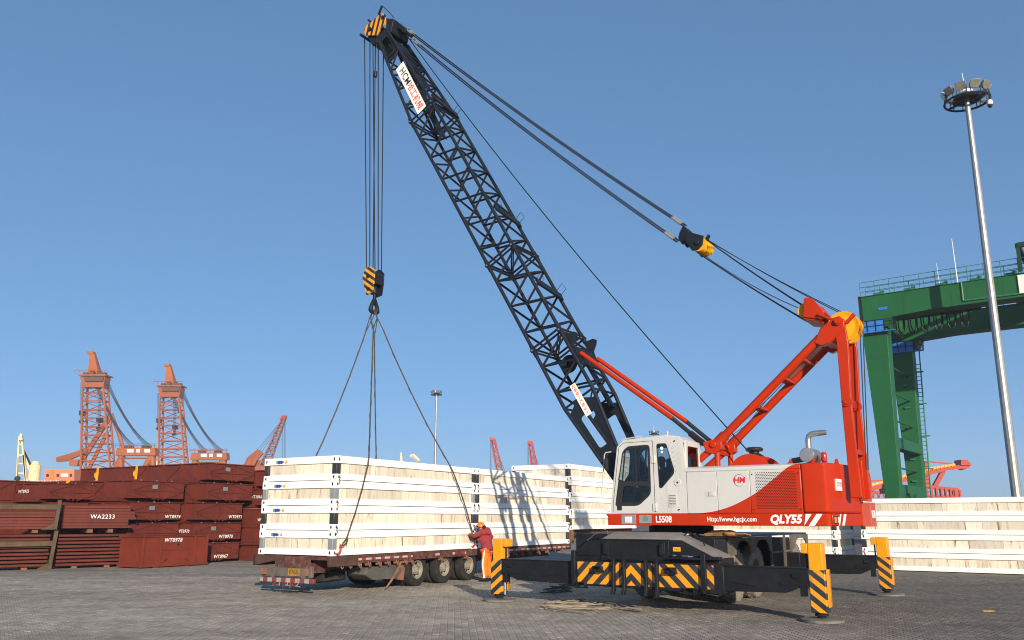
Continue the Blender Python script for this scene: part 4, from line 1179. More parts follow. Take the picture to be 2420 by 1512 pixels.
b = MB(); b.bar((-2.55,0,4.66),(-3.25,0,5.28),.42,.03); b.build('mast_web', M_red, mast)
b = MB(); b.box(-3.62,-3.42,-.40,.40,5.24,5.44); b.box(-3.85,-3.70,-.4,.4,3.0,3.1); b.build('mast_crossbar', M_red, mast, bevel=.01)
b = MB(); b.path([(-1.2,.30,3.40),(-2.2,.28,4.30),(-3.3,.26,5.28)], .012, 6); b.path([(-1.15,.25,3.40),(-2.25,.24,4.30),(-3.3,.22,5.28)], .009, 6); b.path([(-1.14,.35,3.35),(-1.7,.30,3.7),(-2.2,.30,4.25)], .006, 5); b.build('mast_hose', M_plastic, mast)
for l in (.15, -.15):
    b = MB(); b.lathe([(.05,-.05),(.20,-.02),(.26,-.02),(.30,-.045),(.315,-.045),(.28,0),(.315,.045),(.30,.045),(.26,.02),(.20,.02),(.05,.05),(.05,-.05)], (-3.78,l,5.60), (0,1,0), 40); b.build('mast_sheave', M_yel2, mast, smooth=True)
# swinging equaliser block at the mast head
for l in (-.40, .40):
    b = MB(); b.prism([(-3.08,6.14),(-3.15,6.26),(-3.28,6.20),(-3.48,5.90),(-3.38,5.76),(-3.05,5.85)], 'y', l-.03, l+.03); b.build('equaliser_plate', M_red, mast, bevel=.01)
    b = MB(); b.tube((-3.41,l-.06,5.83),(-3.41,l+.06,5.83),.07,n=14); b.tube((-3.13,l-.05,6.20),(-3.13,l+.05,6.20),.04,n=10); b.build('equaliser_pin', M_red, mast, smooth=True)
b = MB(); b.prism([(-3.06,5.86),(-3.38,5.77),(-3.36,5.72),(-3.05,5.80)], 'y', -.40, .40); b.prism([(-3.26,6.20),(-3.48,5.90),(-3.45,5.88),(-3.23,6.17)], 'y', -.40, .40); b.build('equaliser_web', M_red, mast, bevel=.01)
for k in range(5):
    l = -.28 + .14*k
    b = MB(); b.lathe([(.04,-.03),(.17,-.045),(.14,0),(.17,.045),(.04,.03),(.04,-.03)], (-3.10,l,6.00), (0,1,0), 22); b.build('equaliser_sheave', M_yel2, mast, smooth=True)
# bridle block on the pendant line
brd = bpy.data.objects.new('bridle', None); col.objects.link(brd); brd.parent = cr
for l in (-.30, .28):
    b = MB(); b.prism([(-.50,8.06),(-.62,8.22),(-.96,8.06),(-.92,7.86),(-.82,7.76),(-.66,7.76)], 'y', l-.015, l+.015); b.build('bridle_plate', M_boom, brd, bevel=.005)
b = MB(); b.prism([(-.52,8.04),(-.62,8.19),(-.76,8.12),(-.68,7.86)], 'y', -.28, .26); b.tube((-.80,-.34,7.92),(-.80,.34,7.92),.05,n=12); b.bar((-.92,.0,8.05),(-.99,0,8.16),.10,.05); b.build('bridle_body', M_boom, brd, bevel=.01)
for l in (-.14, .14):
    b = MB(); b.prism([(-.60,8.16),(-.57,8.30),(-.44,8.46),(-.34,8.30),(-.30,8.16),(-.38,8.0),(-.50,8.04)], 'y', l-.05, l+.05); b.build('equaliser_link', M_boom, brd, bevel=.015)
for k in range(5):
    l = -.22 + .11*k
    b = MB(); b.lathe([(.04,-.03),(.19,-.045),(.16,0),(.19,.045),(.04,.03),(.04,-.03)], (-.81,l,7.92), (0,1,0), 24); b.build('bridle_sheave', M_yel2, brd, smooth=True)
def rope(p, q, r=.012, sag=0, name='pendant_rope', m=None):
    p, q = Vector(p), Vector(q)
    pts = [p.lerp(q, t/16) - Vector((0,0,sag*4*(t/16)*(1-t/16))) for t in range(17)] if sag else [p, q]
    b = MB(); b.path(pts, r, 6); return b.build(name, m or M_rope, cr, smooth=True)
for hx, hz, bx_, bz in ((8.42,16.72,-.44,8.44), (8.18,16.28,-.24,8.10)):
    for k, (l, dx) in enumerate(((.10, 0), (-.10, .10))):
        P0, P1 = Vector((hx+dx*.3,l,hz+dx*.9)), Vector((bx_+dx*.3,l,bz+dx*.9))
        rope(P0, P1, .021, .14)
        d_ = (P1-P0).normalized()
        for e in (P0+d_*.12, P1-d_*.42):
            b = MB(); b.tube(e, e+d_*.30, .034, n=8); b.build('rope_ferrule', M_galv, cr, smooth=True)
for k in range(4):
    l = -.20 + .13*k
    rope((-.88,l,8.09), (-3.02,l*1.15,6.15), .014, .03, 'luffing_rope'); rope((-.72,l,7.76), (-2.98,l*1.15,5.88), .014, .03, 'luffing_rope')
rope((-.90,.2,8.08), (-3.70,.15,5.92), .010, .05, 'luffing_rope'); rope((-.95,-.25,8.05), (-3.80,-.15,5.92), .010, .05, 'luffing_rope'); rope((-.78,-.2,7.75), (-3.05,-.3,6.08), .010, .10, 'luffing_rope')
rope((-4.09,.15,5.6), (-3.95,.05,2.7), .011, 0, 'luffing_rope'); rope((-4.09,-.15,5.6), (-3.95,-.15,2.7), .011, 0, 'luffing_rope')
rope((8.72,.05,17.0), (-1.75,.05,3.0), .015, .35, 'hoist_rope')
# winch drum, air filter, exhaust
b = MB(); b.lathe([(.05,-.45),(.46,-.45),(.46,-.40),(.30,-.40),(.30,.40),(.46,.40),(.46,.45),(.05,.45)], (-1.75,0,2.62), (0,1,0), 40); b.build('hoist_drum', M_red, cr, smooth=True)
b = MB(); b.lathe([(.20,2.78),(.20,3.06),(.14,3.10),(.10,3.12),(.10,3.16),(.17,3.165),(.19,3.19),(.19,3.22),(.15,3.25),(.001,3.255)], (-1.56,-.55,.04), (0,0,1), 28); b.build('air_intake', M_plastic, cr, smooth=True)
mf = MB(); mf.lathe([(.001,-.34),(.12,-.34),(.148,-.31),(.148,.30),(.14,.315),(.135,.32),(.001,.325)], (-3.0,.42,2.985), (0,1,0), 30); mfo = mf.build('muffler', M_silver, cr, smooth=True)
b = MB(); b.path([(-3.0,.55,3.12),(-3.0,.55,3.30),(-3.02,.55,3.37),(-3.08,.55,3.41),(-3.18,.55,3.42),(-3.36,.55,3.43)], [.055,.055,.056,.057,.057,.05], 14); b.build('exhaust_pipe', M_silver, mfo, smooth=True)
b = MB(); b.path([(-3.0,.1,2.95),(-2.75,.1,2.95),(-2.55,.1,2.92),(-2.45,.1,2.80)], .06, 12); b.build('inlet_pipe', M_dust, mfo, smooth=True)
b = MB(); b.tube((-3.30,.62,2.79),(-3.30,.62,2.86),.045,n=12,mi=1); b.lathe([(.055,2.86),(.058,2.92),(.055,3.0),(.04,3.035),(.001,3.045)], (-3.30,.62,0), (0,0,1), 18); b.build('beacon', [M_redlens, M_plastic], cr, smooth=True)
for x, y in ((-3.12,.75),(-3.52,.60),(-2.72,.9)):
    b = MB(); b.prism([(x-.05,2.79),(x+.05,2.79),(x+.02,2.90),(x-.02,2.90)], 'y', y-.01, y+.01); b.build('lifting_eye', M_red, cr)
b = MB(); b.box(-2.4,.9,-1.25,-.2,1.86,2.2); b.box(-.6,.5,-.7,.25,1.86,2.45); b.build('machinery_deck', M_red, cr, bevel=.02)
b = MB(); b.tube((.95,-.66,2.35),(.95,.30,2.35),.09,n=14); b.prism([(.6,1.86),(1.1,1.86),(1.05,2.45),(.85,2.45)], 'y', -.70, -.62); b.prism([(.6,1.86),(1.1,1.86),(1.05,2.45),(.85,2.45)], 'y', .20, .28); b.build('boom_foot_bracket', M_red, cr)
# hoist falls
k = 0
for dl in (-.14, 0, .14):
    for df in (-.17, .17):
        rope((9.80+df*1.05, dl*1.8, 16.80), (9.44+df, dl, 9.02), .016, 0, 'hoist_rope')

# ================================================================== hook block and slings
hb = thing('hook_block', 'yellow and black striped hook block hanging above the white cabins', 'hook block', CO, R(CA))
hpoly = [(9.36,9.1),(9.21,8.96),(9.22,8.63),(9.27,8.29),(9.51,8.25),(9.61,8.52),(9.69,8.77),(9.68,8.89),(9.59,9.06),(9.44,9.11)]
for l in (-.2, .2):
    b = MB(); b.prism(hpoly, 'y', l-.02, l+.02); b.build('cheek_plate', M_hazhook if l > 0 else M_boom, hb, bevel=.006)
for l in (-.12, 0, .12):
    b = MB(); b.lathe([(.04,-.03),(.20,-.045),(.17,0),(.20,.045),(.04,.03),(.04,-.03)], (9.44,l,8.82), (0,1,0), 24); b.build('sheave', M_boom, hb, smooth=True)
b = MB(); b.box(9.225,9.30,-.18,.18,8.58,8.86); b.box(9.58,9.64,-.18,.18,8.58,8.86); b.build('cover', M_boom, hb)
b = MB(); b.tube((9.44,-.25,8.82),(9.44,.27,8.82),.055,n=14); b.tube((9.42,-.25,8.42),(9.42,.26,8.42),.05,n=12); b.lathe([(.10,8.30),(.12,8.35),(.09,8.52),(.06,8.56)], (9.40,0,0), (0,0,1), 18); b.build('trunnion', M_boom, hb, smooth=True)
hk = MB(); hk.tube((9.38,0,8.34),(9.38,0,8.12),.05,n=12)
for s in (-1, 1):
    hk.path([(9.38,0,8.14),(9.38,s*.05,8.04),(9.38,s*.12,7.92),(9.38,s*.14,7.82),(9.38,s*.10,7.73),(9.38,s*.03,7.72),(9.38,s*.0,7.78)], [.06,.062,.06,.06,.055,.05,.04], 10)
    hk.path([(9.38,s*.10,7.73),(9.38,s*.19,7.78),(9.38,s*.20,7.88)], [.05,.04,.02], 8)
hk.build('hook', M_blk, hb, smooth=True)
HKP = cw((9.38,0,7.78))
def sling(label, edge, mid, end, side):
    t = thing('wire_sling', label, 'sling', (0,0,0), 0, 'slings under the hook')
    e, m_, q = Vector(edge), Vector(mid), Vector(end)
    d = (e - HKP)
    a = HKP + d.normalized()*.75; 
    ux = Vector((d.y,-d.x,0)).normalized()
    b = MB()
    b.path([HKP + ux*.05 + Vector((0,0,.05)), HKP + d*.05 + ux*.10, HKP + d.normalized()*.55 + ux*.04, a], .015, 6)
    b.path([HKP - ux*.05 + Vector((0,0,.05)), HKP + d*.05 - ux*.10, HKP + d.normalized()*.55 - ux*.04, a], .015, 6)
    b.build('eye', M_sling, t, smooth=True)
    pts = [HKP + d.normalized()*.62]
    for k in range(1, 13): 
        f = k/12; pts.append((HKP + d.normalized()*.62).lerp(e, f) - Vector((0,0,.17*4*f*(1-f))))
    for k in range(1, 11):
        f = k/10; p = e.lerp(m_, f); pts.append(p + side*(.02+.05*math.sin(f*math.pi)))
    b = MB(); b.path(pts, .019, 7); b.path([p + Vector((.018*math.sin(i*2.1), .0, .018*math.cos(i*2.1))) for i, p in enumerate(pts)], .012, 5); b.build('cable', M_sling, t, smooth=True)
    b = MB(); b.path([m_ + side*.03, m_.lerp(q,.3)+side*.07+TX*.05, m_.lerp(q,.8)+side*.05+TX*.04, q+side*.02], .013, 6); b.path([m_ + side*.03, m_.lerp(q,.3)+side*.05-TX*.05, m_.lerp(q,.8)+side*.05-TX*.02, q+side*.02], .013, 6)
    b.build('lower_eye', M_sling, t, smooth=True)
    b = MB(); h0 = q + side*.03
    b.path([h0+Vector((0,0,.07)), h0+side*.02, h0+side*.03-Vector((0,0,.09))-TX*.02, h0+side*.01-Vector((0,0,.15))-TX*.07, h0-side*.03-Vector((0,0,.15))-TX*.12], [.02,.022,.026,.026,.018], 8)
    b.build('sling_hook', surf('hook_red'+label[:12], (.30,.03,.02), .6, var=.2, scale=8), t, smooth=True)
nr = -TY
sling('black wire sling to the near left bottom corner of the slung stack', tw(1.14,-.02,3.245), tw(.42,-.02,1.30), tw(.20,-.02,1.10), nr)
sling('black wire sling held by the worker at the near right corner', tw(4.66,-.02,3.245), tw(5.80,-.02,1.42), tw(5.95,-.02,1.12), nr)
sling('black wire sling passing over the far left top edge of the slung stack', tw(1.75,2.46,3.245), tw(.42,2.46,1.3), tw(.2,2.46,1.10), TY)
sling('black wire sling dropping behind the slung stack to its far right', tw(4.4,2.46,3.245), tw(5.75,2.46,1.3), tw(5.9,2.46,1.10), TY)
# ================================================================== people
def skinned(name, joints, bones, parent, mat, sub=2, branch=.0):
    """continuous body: one vertex per joint with a radius, grown by a Skin modifier"""
    names = list(joints)
    me = bpy.data.meshes.new(name)
    me.from_pydata([joints[n][0] for n in names], [(names.index(a), names.index(c)) for a, c in bones], [])
    o = bpy.data.objects.new(name, me); col.objects.link(o); o.parent = parent
    m = o.modifiers.new('skin', 'SKIN'); m.use_smooth_shade = True
    for i, n in enumerate(names):
        r = joints[n][1]
        sv = me.skin_vertices[0].data[i]
        sv.radius = (r, r) if not isinstance(r, tuple) else r
        sv.use_root = (i == 0)
    s = o.modifiers.new('sub', 'SUBSURF'); s.levels = sub; s.render_levels = sub
    me.materials.append(mat)
    return o
def glove(parent, wrist, palm, fwd, up, mat, curl=.5):
    """palm with four fingers and a thumb, closing round something"""
    wrist, palm, fwd, up = Vector(wrist), Vector(palm), Vector(fwd).normalized(), Vector(up).normalized()
    side = fwd.cross(up).normalized()
    b = MB()
    b.path([wrist, wrist.lerp(palm,.5), palm], [.030,.036,.036], 8)
    for k, (o, ln) in enumerate(((-.027,.070),(-.009,.080),(.009,.075),(.027,.060))):
        p0 = palm + up*o; p1 = p0 + fwd*ln*.45 ; p2 = p1 + (fwd*.3 + side*curl).normalized()*ln*.35; p3 = p2 + (-fwd*.3 + side).normalized()*ln*.3
        b.path([p0,p1,p2,p3], [.011,.0105,.0095,.008], 6)
    b.path([palm-up*.01-fwd*.02, palm-fwd*.0+side*.035-up*.02, palm+fwd*.03+side*.05], [.012,.011,.009], 6)
    return b.build('glove', mat, parent, smooth=True)
wp = onp = tw(5.93, -.46, 0)
per = thing('person', 'person in maroon hooded jacket, orange trousers and orange helmet holding a sling', 'person', (wp.x, wp.y, 0), R(158))
# local: +x forward (towards the stack corner), +y person's left, z up
J = {'pelvis':((-.02,0,.93),(.085,.10)), 'belly':((-.01,0,1.06),(.085,.105)), 'chest':((.05,0,1.24),(.09,.12)), 'neckb':((.10,0,1.38),(.09,.11)), 'neck':((.145,0,1.45),.06), 'head':((.19,0,1.53),.085), 'crown':((.20,0,1.60),.075),
     'shL':((.08,.17,1.36),.065), 'elL':((.27,.24,1.26),.05), 'wrL':((.50,.12,1.31),.036), 'haL':((.57,.10,1.32),.032),
     'shR':((.08,-.17,1.36),.065), 'elR':((.30,-.22,1.24),.05), 'wrR':((.52,-.06,1.27),.036), 'haR':((.58,-.02,1.275),.032),
     'hipL':((-.03,.10,.86),.095), 'knL':((.03,.12,.48),.065), 'anL':((-.04,.13,.10),.045), 'toL':((.09,.14,.045),.04),
     'hipR':((-.03,-.10,.86),.095), 'knR':((.0,-.12,.48),.065), 'anR':((-.07,-.13,.10),.045), 'toR':((.06,-.14,.045),.04)}
BN = [('pelvis','belly'),('belly','chest'),('chest','neckb'),('neckb','neck'),('neck','head'),('head','crown'),('neckb','shL'),('shL','elL'),('elL','wrL'),('wrL','haL'),('neckb','shR'),('shR','elR'),('elR','wrR'),('wrR','haR'),('pelvis','hipL'),('hipL','knL'),('knL','anL'),('anL','toL'),('pelvis','hipR'),('hipR','knR'),('knR','anR'),('anR','toR')]
skinned('body', J, BN, per, M_skin)
JJ = {'w':((-.03,0,.82),(.17,.19)), 'w2':((-.02,0,.96),(.17,.19)), 'b':((-.01,0,1.12),(.155,.185)), 'c':((.045,0,1.26),(.155,.20)), 'n':((.095,0,1.38),(.115,.15)), 'col':((.13,0,1.44),(.085,.095)),
      'shL':((.08,.18,1.365),.088), 'elL':((.27,.25,1.26),.068), 'wrL':((.485,.13,1.31),.046), 'shR':((.08,-.18,1.365),.088), 'elR':((.30,-.23,1.24),.068), 'wrR':((.50,-.07,1.27),.046)}
skinned('jacket', JJ, [('w','w2'),('w2','b'),('b','c'),('c','n'),('n','col'),('n','shL'),('shL','elL'),('elL','wrL'),('n','shR'),('shR','elR'),('elR','wrR')], per, M_hood)
b = MB(); b.ball((-.03,0,1.40), .10, .13, .12, 14, 10); b.path([(.12,-.11,1.44),(-.02,-.15,1.40),(-.12,0,1.34),(-.02,.15,1.40),(.12,.11,1.44)], [.04,.05,.06,.05,.04], 8); b.build('hood', M_hood, per, smooth=True)
JT = {'p':((-.03,0,.92),(.145,.17)), 'hL':((-.03,.095,.80),.115), 'kL':((.02,.12,.47),.088), 'aL':((-.035,.13,.105),.085), 'hR':((-.03,-.095,.80),.115), 'kR':((-.01,-.12,.47),.088), 'aR':((-.065,-.13,.105),.085)}
skinned('trousers', JT, [('p','hL'),('hL','kL'),('kL','aL'),('p','hR'),('hR','kR'),('kR','aR')], per, M_hivis)
b = MB()
side_pts = [(-.04,.205,.86),(-.01,.212,.70),(.02,.206,.47),(-.01,.205,.28),(-.035,.212,.10)]
for (x0,y0,z0),(x1,y1,z1) in zip(side_pts, side_pts[1:]):
    b.hexa([(x0-.017,y0-.02,z0),(x0+.022,y0-.02,z0),(x0+.022,y0+.008,z0),(x0-.022,y0+.008,z0),(x1-.022,y1-.02,z1),(x1+.022,y1-.02,z1),(x1+.022,y1+.008,z1),(x1-.022,y1+.008,z1)])
b.build('reflective_stripe', M_reflect, per)
b = MB(); b.lathe([(.001,.095),(.05,.09),(.095,.055),(.118,.0),(.122,-.03),(.135,-.035),(.118,-.04)], (.175,0,1.575), (-.30,0,.95), 22)
b.prism([(.25,-.09),(.34,-.06),(.36,0),(.34,.06),(.25,.09)], 'z', 1.505, 1.515); b.build('helmet', M_helmet, per, smooth=True)
b = MB(); b.ball((.08,0,1.52), .06, .088, .055, 12, 8); b.build('hair', M_dark, per, smooth=True)
b = MB(); b.path([(.10,.085,1.56),(.20,.095,1.50),(.27,.05,1.44)], .008, 5); b.path([(.19,.092,1.52),(.21,.088,1.46),(.23,.03,1.42)], .008, 5); b.build('chin_strap', M_dark, per)
b = MB(); b.ball((.285,0,1.515), .018, .014, .024, 8, 6); b.build('nose', M_skin, per, smooth=True)
for y in (.088,-.088):
    b = MB(); b.ball((.20,y,1.525), .018, .01, .03, 8, 6); b.build('ear', M_skin, per, smooth=True)
    b = MB(); b.ball((.268,y*.4,1.535), .011); b.build('eye', M_dark, per, smooth=True)
glove(per, (.50,.12,1.31), (.585,.095,1.325), (.9,-.35,.1), (-.1,0,1), M_glove); glove(per, (.515,-.06,1.27), (.59,-.02,1.275), (.9,.35,.05), (-.1,0,1), M_glove, -.5)
for y, x in ((.13,-.04),(-.13,-.07)):
    b = MB(); b.path([(x-.05,y,.055),(x,y,.06),(x+.10,y+.01*(1 if y > 0 else -1),.05),(x+.17,y+.015*(1 if y > 0 else -1),.04)], [.05,.055,.048,.036], 10); b.box(x-.09,x+.20,y-.045,y+.05,.0,.022); b.build('shoe', M_shoe, per, smooth=True)

# the operator in the cab (sits inside: a thing of his own)
oc = cw((0,0,0))
op = thing('person', 'seated operator in dark trousers and red jacket inside the crane cab', 'person', CO + CXv*.25 + Vector((0,0,-.14)), R(CA))
OJ = {'pel':((-.22,.83,2.44),(.13,.16)), 'ch':((-.27,.83,2.74),(.12,.17)), 'nb':((-.25,.83,2.90),(.08,.1)), 'nk':((-.23,.83,2.97),.055), 'hd':((-.20,.83,3.06),.085), 'cr':((-.20,.83,3.14),.075),
      'sL':((-.26,1.0,2.87),.06), 'eL':((-.10,1.06,2.66),.048), 'wL':((.14,1.02,2.62),.036), 'haL':((.22,1.02,2.62),.032), 'sR':((-.26,.66,2.87),.06), 'eR':((-.08,.60,2.68),.048), 'wR':((.22,.60,2.66),.036), 'haR':((.30,.61,2.66),.032),
      'hL':((-.14,.93,2.44),.085), 'kL':((.28,.95,2.46),.065), 'aL':((.42,.95,2.06),.05), 'tL':((.55,.95,1.98),.04), 'hR':((-.14,.73,2.44),.085), 'kR':((.28,.71,2.46),.065), 'aR':((.42,.71,2.06),.05), 'tR':((.55,.71,1.98),.04)}
OB = [('pel','ch'),('ch','nb'),('nb','nk'),('nk','hd'),('hd','cr'),('nb','sL'),('sL','eL'),('eL','wL'),('wL','haL'),('nb','sR'),('sR','eR'),('eR','wR'),('wR','haR'),('pel','hL'),('hL','kL'),('kL','aL'),('aL','tL'),('pel','hR'),('hR','kR'),('kR','aR'),('aR','tR')]
skinned('body', OJ, OB, op, M_skin)
sub_j = {k: OJ[k] for k in ('pel','ch','nb','sL','eL','wL','sR','eR','wR')}
sub_j = {k: (v[0], tuple(x*1.22 for x in v[1]) if isinstance(v[1], tuple) else v[1]*1.25) for k, v in sub_j.items()}
skinned('jacket', sub_j, [('pel','ch'),('ch','nb'),('nb','sL'),('sL','eL'),('eL','wL'),('nb','sR'),('sR','eR'),('eR','wR')], op, surf('red_jacket', (.45,.03,.025), .85))
sub_j = {k: (OJ[k][0], tuple(x*1.15 for x in OJ[k][1]) if isinstance(OJ[k][1], tuple) else OJ[k][1]*1.2) for k in ('pel','hL','kL','aL','hR','kR','aR')}
skinned('trousers', sub_j, [('pel','hL'),('hL','kL'),('kL','aL'),('pel','hR'),('hR','kR'),('kR','aR')], op, M_shoe)
b = MB(); b.lathe([(.001,.10),(.06,.085),(.10,.03),(.105,-.01),(.12,-.02),(.10,-.03)], (-.20,.83,3.12), (0,0,1), 18); b.build('helmet', M_helmet, op, smooth=True)

# ================================================================== loose things on and around the crane
def coil(name, label, cx, cy, n, rx, ry, seed, mat, tail=None, r=.013, group=None):
    rg = random.Random(seed)
    b = MB()
    # one long rope thrown down in bights: smooth curve through scattered points
    key = []
    for k in range(n*3):
        sx_ = (-1)**k
        key.append(Vector((cx + rx*(sx_*rg.uniform(.35,1.0)), cy + ry*rg.uniform(-1,1), r + .004 + .035*rg.random())))
    pts = []
    for i in range(1, len(key)-2):
        p0, p1, p2, p3 = key[i-1:i+3]
        for t in (0,.125,.25,.375,.5,.625,.75,.875):
            pts.append(.5*((2*p1) + (p2-p0)*t + (2*p0-5*p1+4*p2-p3)*t*t + (3*p1-p0-3*p2+p3)*t**3))
    for p in pts: p.z = max(p.z, r)
    if tail: pts += [Vector(q) for q in tail]
    b.path(pts, r, 6)
    o = b.build(name, mat, None, smooth=True)
    return tag(o, label, 'rope', group)
def gp(px, py, z=0):
    u = (px-CXP)/FPX; v = (CYP-py)/FPX
    d = Vector((u, _c - v*_s, _s + v*_c)); t = (z-EYE)/d.z
    return Vector((d.x*t, d.y*t, z))
a = gp(1335,1443); q = gp(1450,1440)
coil('fibre_rope', 'tangled pale rope lying on the sunlit pavers in front of the crane', a.x, a.y, 4, .66, .85, 3, M_fibre, [gp(1380,1440,.02), gp(1410,1437,.02), gp(1440,1436,.02)])
a2 = gp(1340,1426)
coil('fibre_rope', 'stretched strands of pale rope along the edge of the crane shadow', a2.x, a2.y, 3, .70, .80, 8, M_fibre, [gp(1390,1424,.02), gp(1425,1423,.02), gp(1455,1427,.02), gp(1458,1434,.02), gp(1435,1440,.02), gp(1400,1438,.02)])
b = MB(); rg = random.Random(4); e = gp(1462,1439,.02)
for k in range(26):
    e2 = gp(1515+rg.uniform(-8,10), 1441+rg.uniform(-5,4), .015+rg.random()*.03); m_ = (e+e2)/2 + Vector((0,rg.uniform(-.08,.08),rg.uniform(0,.03)))
    b.path([e, m_, e2], .006, 4)
tag(b.build('frayed_rope_end', M_fibre), 'frayed tassel end of pale rope on the pavers', 'rope')
a3 = gp(1325,1398)
coil('fibre_rope', 'dark rope heap lying in the shadow beside the front outrigger', a3.x, a3.y, 4, .58, 1.0, 12, M_fibred)
a4 = gp(1345,1384)
coil('fibre_rope', 'dark rope coil farther back in the crane shadow under the beam', a4.x, a4.y, 3, .6, .9, 13, M_fibred)
st = thing('lifting_strap', 'folded brown webbing strap lying on the crane deck', 'strap', CO, R(CA))
b = MB()
for k in range(5):
    x0 = -.85 - .05*k
    b.path([(x0,.95,1.425+.02*k),(x0-.25,.9+.03*k,1.43+.022*k),(x0-.5,.95,1.425+.015*k)], .02, 6)
b.ball((-1.42,.95,1.47), .14, .08, .065, 12, 8); b.path([(-1.5,.95,1.46),(-1.75,1.0,1.46),(-1.85,.95,1.44),(-1.7,.9,1.42),(-1.45,.92,1.43)], .018, 6)
b.build('webbing', M_strap, st, smooth=True)
b = MB(); b.path([(-.42,1.05,1.43),(-.52,1.1,1.44),(-.62,1.0,1.44),(-.55,.95,1.43)], .022, 8); b.tube((-.62,1.05,1.44),(-.74,1.03,1.44),.025,n=8); b.path([(-.74,1.03,1.43),(-.85,1.1,1.435),(-.92,1.0,1.43)], .02, 8)
tag(b.build('shackle', M_steel, None, smooth=True), 'steel shackles resting on the crane deck beside the strap', 'shackle'); bpy.data.objects[-1] if False else None
for o in list(bpy.data.objects):
    if o.name.startswith('shackle') and o.parent is None: o.location = CO; o.rotation_euler = (0,0,R(CA))
b = MB(); p = gp(2335,1444); b.box(p.x-.12,p.x+.10,p.y-.04,p.y+.05,.001,.012); tag(b.build('litter', M_yel2), 'small yellow scrap lying on the pavers at right', 'litter')

# ================================================================== red-primer steelwork at the left (same axes as the trailer: x right-away, y left-away)
def cross_end(t, W, H, mat):
    """bars welded on the end wall y=0: mid post, mid rail and four diagonals"""
    for p, q in (((W/2,.05),(W/2,H-.05)), ((.04,H*.5),(W-.04,H*.5)), ((.05,H*.55),(W/2-.1,H-.07)), ((W/2+.1,H-.07),(W-.05,H*.55)), ((.05,H*.45),(W/2-.15,.07)), ((W/2+.15,.07),(W-.05,H*.45))):
        b = MB(); b.bar((p[0],-.012,p[1]),(q[0],-.012,q[1]),.028,.045,up=(0,1,0)); b.build('end_brace', mat, t)
def girder(label, x, y, z, W, H, L, words=None, tag_at=None, ribs=True, mat=M_maroon, wx=None, side_words=None, lugs=()):
    """x, y in metres in the stack's own axes from the near corner"""
    o = SO + TX*x + TY*y
    t = thing('steel_box_girder', label, 'steel girder', (o.x,o.y,z), R(TA), 'red primed box girders')
    b = MB(); b.box(.0,W,.0,L,.115,H-.04); b.build('web_box', mat, t)
    b = MB(); b.box(-.07,W+.05,-.05,L+.03,H-.04,H-.005); b.build('top_flange', mat, t)
    b = MB(); b.box(-.07,W-.15,.55,L+.03,.012,.05); b.box(.02,W-.2,.6,L,.05,.115); b.build('bottom_flange', mat, t)
    cross_end(t, W, H, mat)
    if ribs:
        yy = .55; k = 0
        while yy < L-.1:
            b = MB(); b.box(-.06,.0,yy-.05,yy+.05,.052,H-.042); b.build('stiffener', mat, t)
            if k % 3 != 2 and yy+1.15 < L:
                b = MB()
                if k % 2 == 0: b.bar((-.02,yy+.1,.08),(-.02,yy+1.0,H-.08),.05,.045,up=(1,0,0))
                else: b.bar((-.02,yy+.1,H-.08),(-.02,yy+1.0,.08),.05,.045,up=(1,0,0))
                b.build('side_brace', mat, t)
            yy += 1.12; k += 1
    for (u,) in [(x_,) for x_ in (.3,1.0,1.7)]:
        b = MB(); b.box(u,u+.03,-.06,-.02,H-.03,H+.02); b.build('bolt', M_galv, t)
    if tag_at is not None:
        b = MB(); b.box(tag_at*W,tag_at*W+.24,-.045,-.035,H*.60,H*.60+.16); b.build('metal_tag', M_galv, t)
    if words:
        text(words, .185, t, ((wx if wx is not None else .7)*W,-.046 if True else 0,H*.28), (1,0,0), SU, M_chalk, name='chalk_marks', bold=.002, shear=.12, space=1.12)
    if side_words:
        text(side_words[0], .185, t, (-.066, side_words[1], side_words[2]), (0,-1,0), SU, M_chalk, name='chalk_marks', bold=.002, shear=.12, space=1.12)
    for (yy) in lugs:
        b = MB(); b.box(-.11,-.062,yy-.05,yy+.05,.22,H+.03); b.prism([(yy+.05,.3),(yy+.19,.42),(yy+.19,.55),(yy+.05,.62)],'x',-.11,-.07); b.build('lifting_lug', M_yel2, t)
    return t
SO = Vector((-12.45, 34.7, 0))
LH = .805
z = [4*LH, 3*LH, 2*LH, LH, 0]
girder('long red girder on top of the middle column with a steel tag', 0, 0, z[0], 2.42, LH, 8.8, tag_at=.34, lugs=(4.6,7.4))
girder('red girder second from top of the middle column, tag on its end', 0, .05, z[1], 2.42, LH, 6.0, tag_at=.33)
girder('red girder chalked WT0971 third from top of the middle column', -.28, .3, z[2], 2.42, LH, 6.0, 'WT0971', wx=.84)
girder('red girder chalked WT0970 with a steel tag in the middle column', -.28, .3, z[3], 2.42, LH, 6.0, 'WT0970', tag_at=.34, wx=.66, side_words=('WT0970',.55,.45))
girder('red girder chalked WT0967 at the foot of the middle column', -.28, .35, z[4], 2.42, LH, 6.0, 'WT0967', wx=.6)
girder('red girder with diagonal braced side on top of the left column', -2.72, 1.0, z[1]+.02, 2.36, LH, 5.5, tag_at=.36, lugs=(4.2,))
girder('red girder chalked WT0974 with a steel tag in the left column', -2.72, 1.05, z[2], 2.30, LH, 5.0, 'WT0974', tag_at=.36, wx=.84)
girder('red girder chalked WT0973 low in the left column', -2.72, 1.05, z[3], 2.30, LH, 5.0, 'WT0973', wx=.62)
girder('red girder mostly hidden at the foot of the left column', -2.72, 1.05, z[4], 2.30, LH, 5.0)
girder('red girder on top of the column nearest the white cabins', 2.72, -.35, z[1]+.62, 2.42, LH, 6.0)
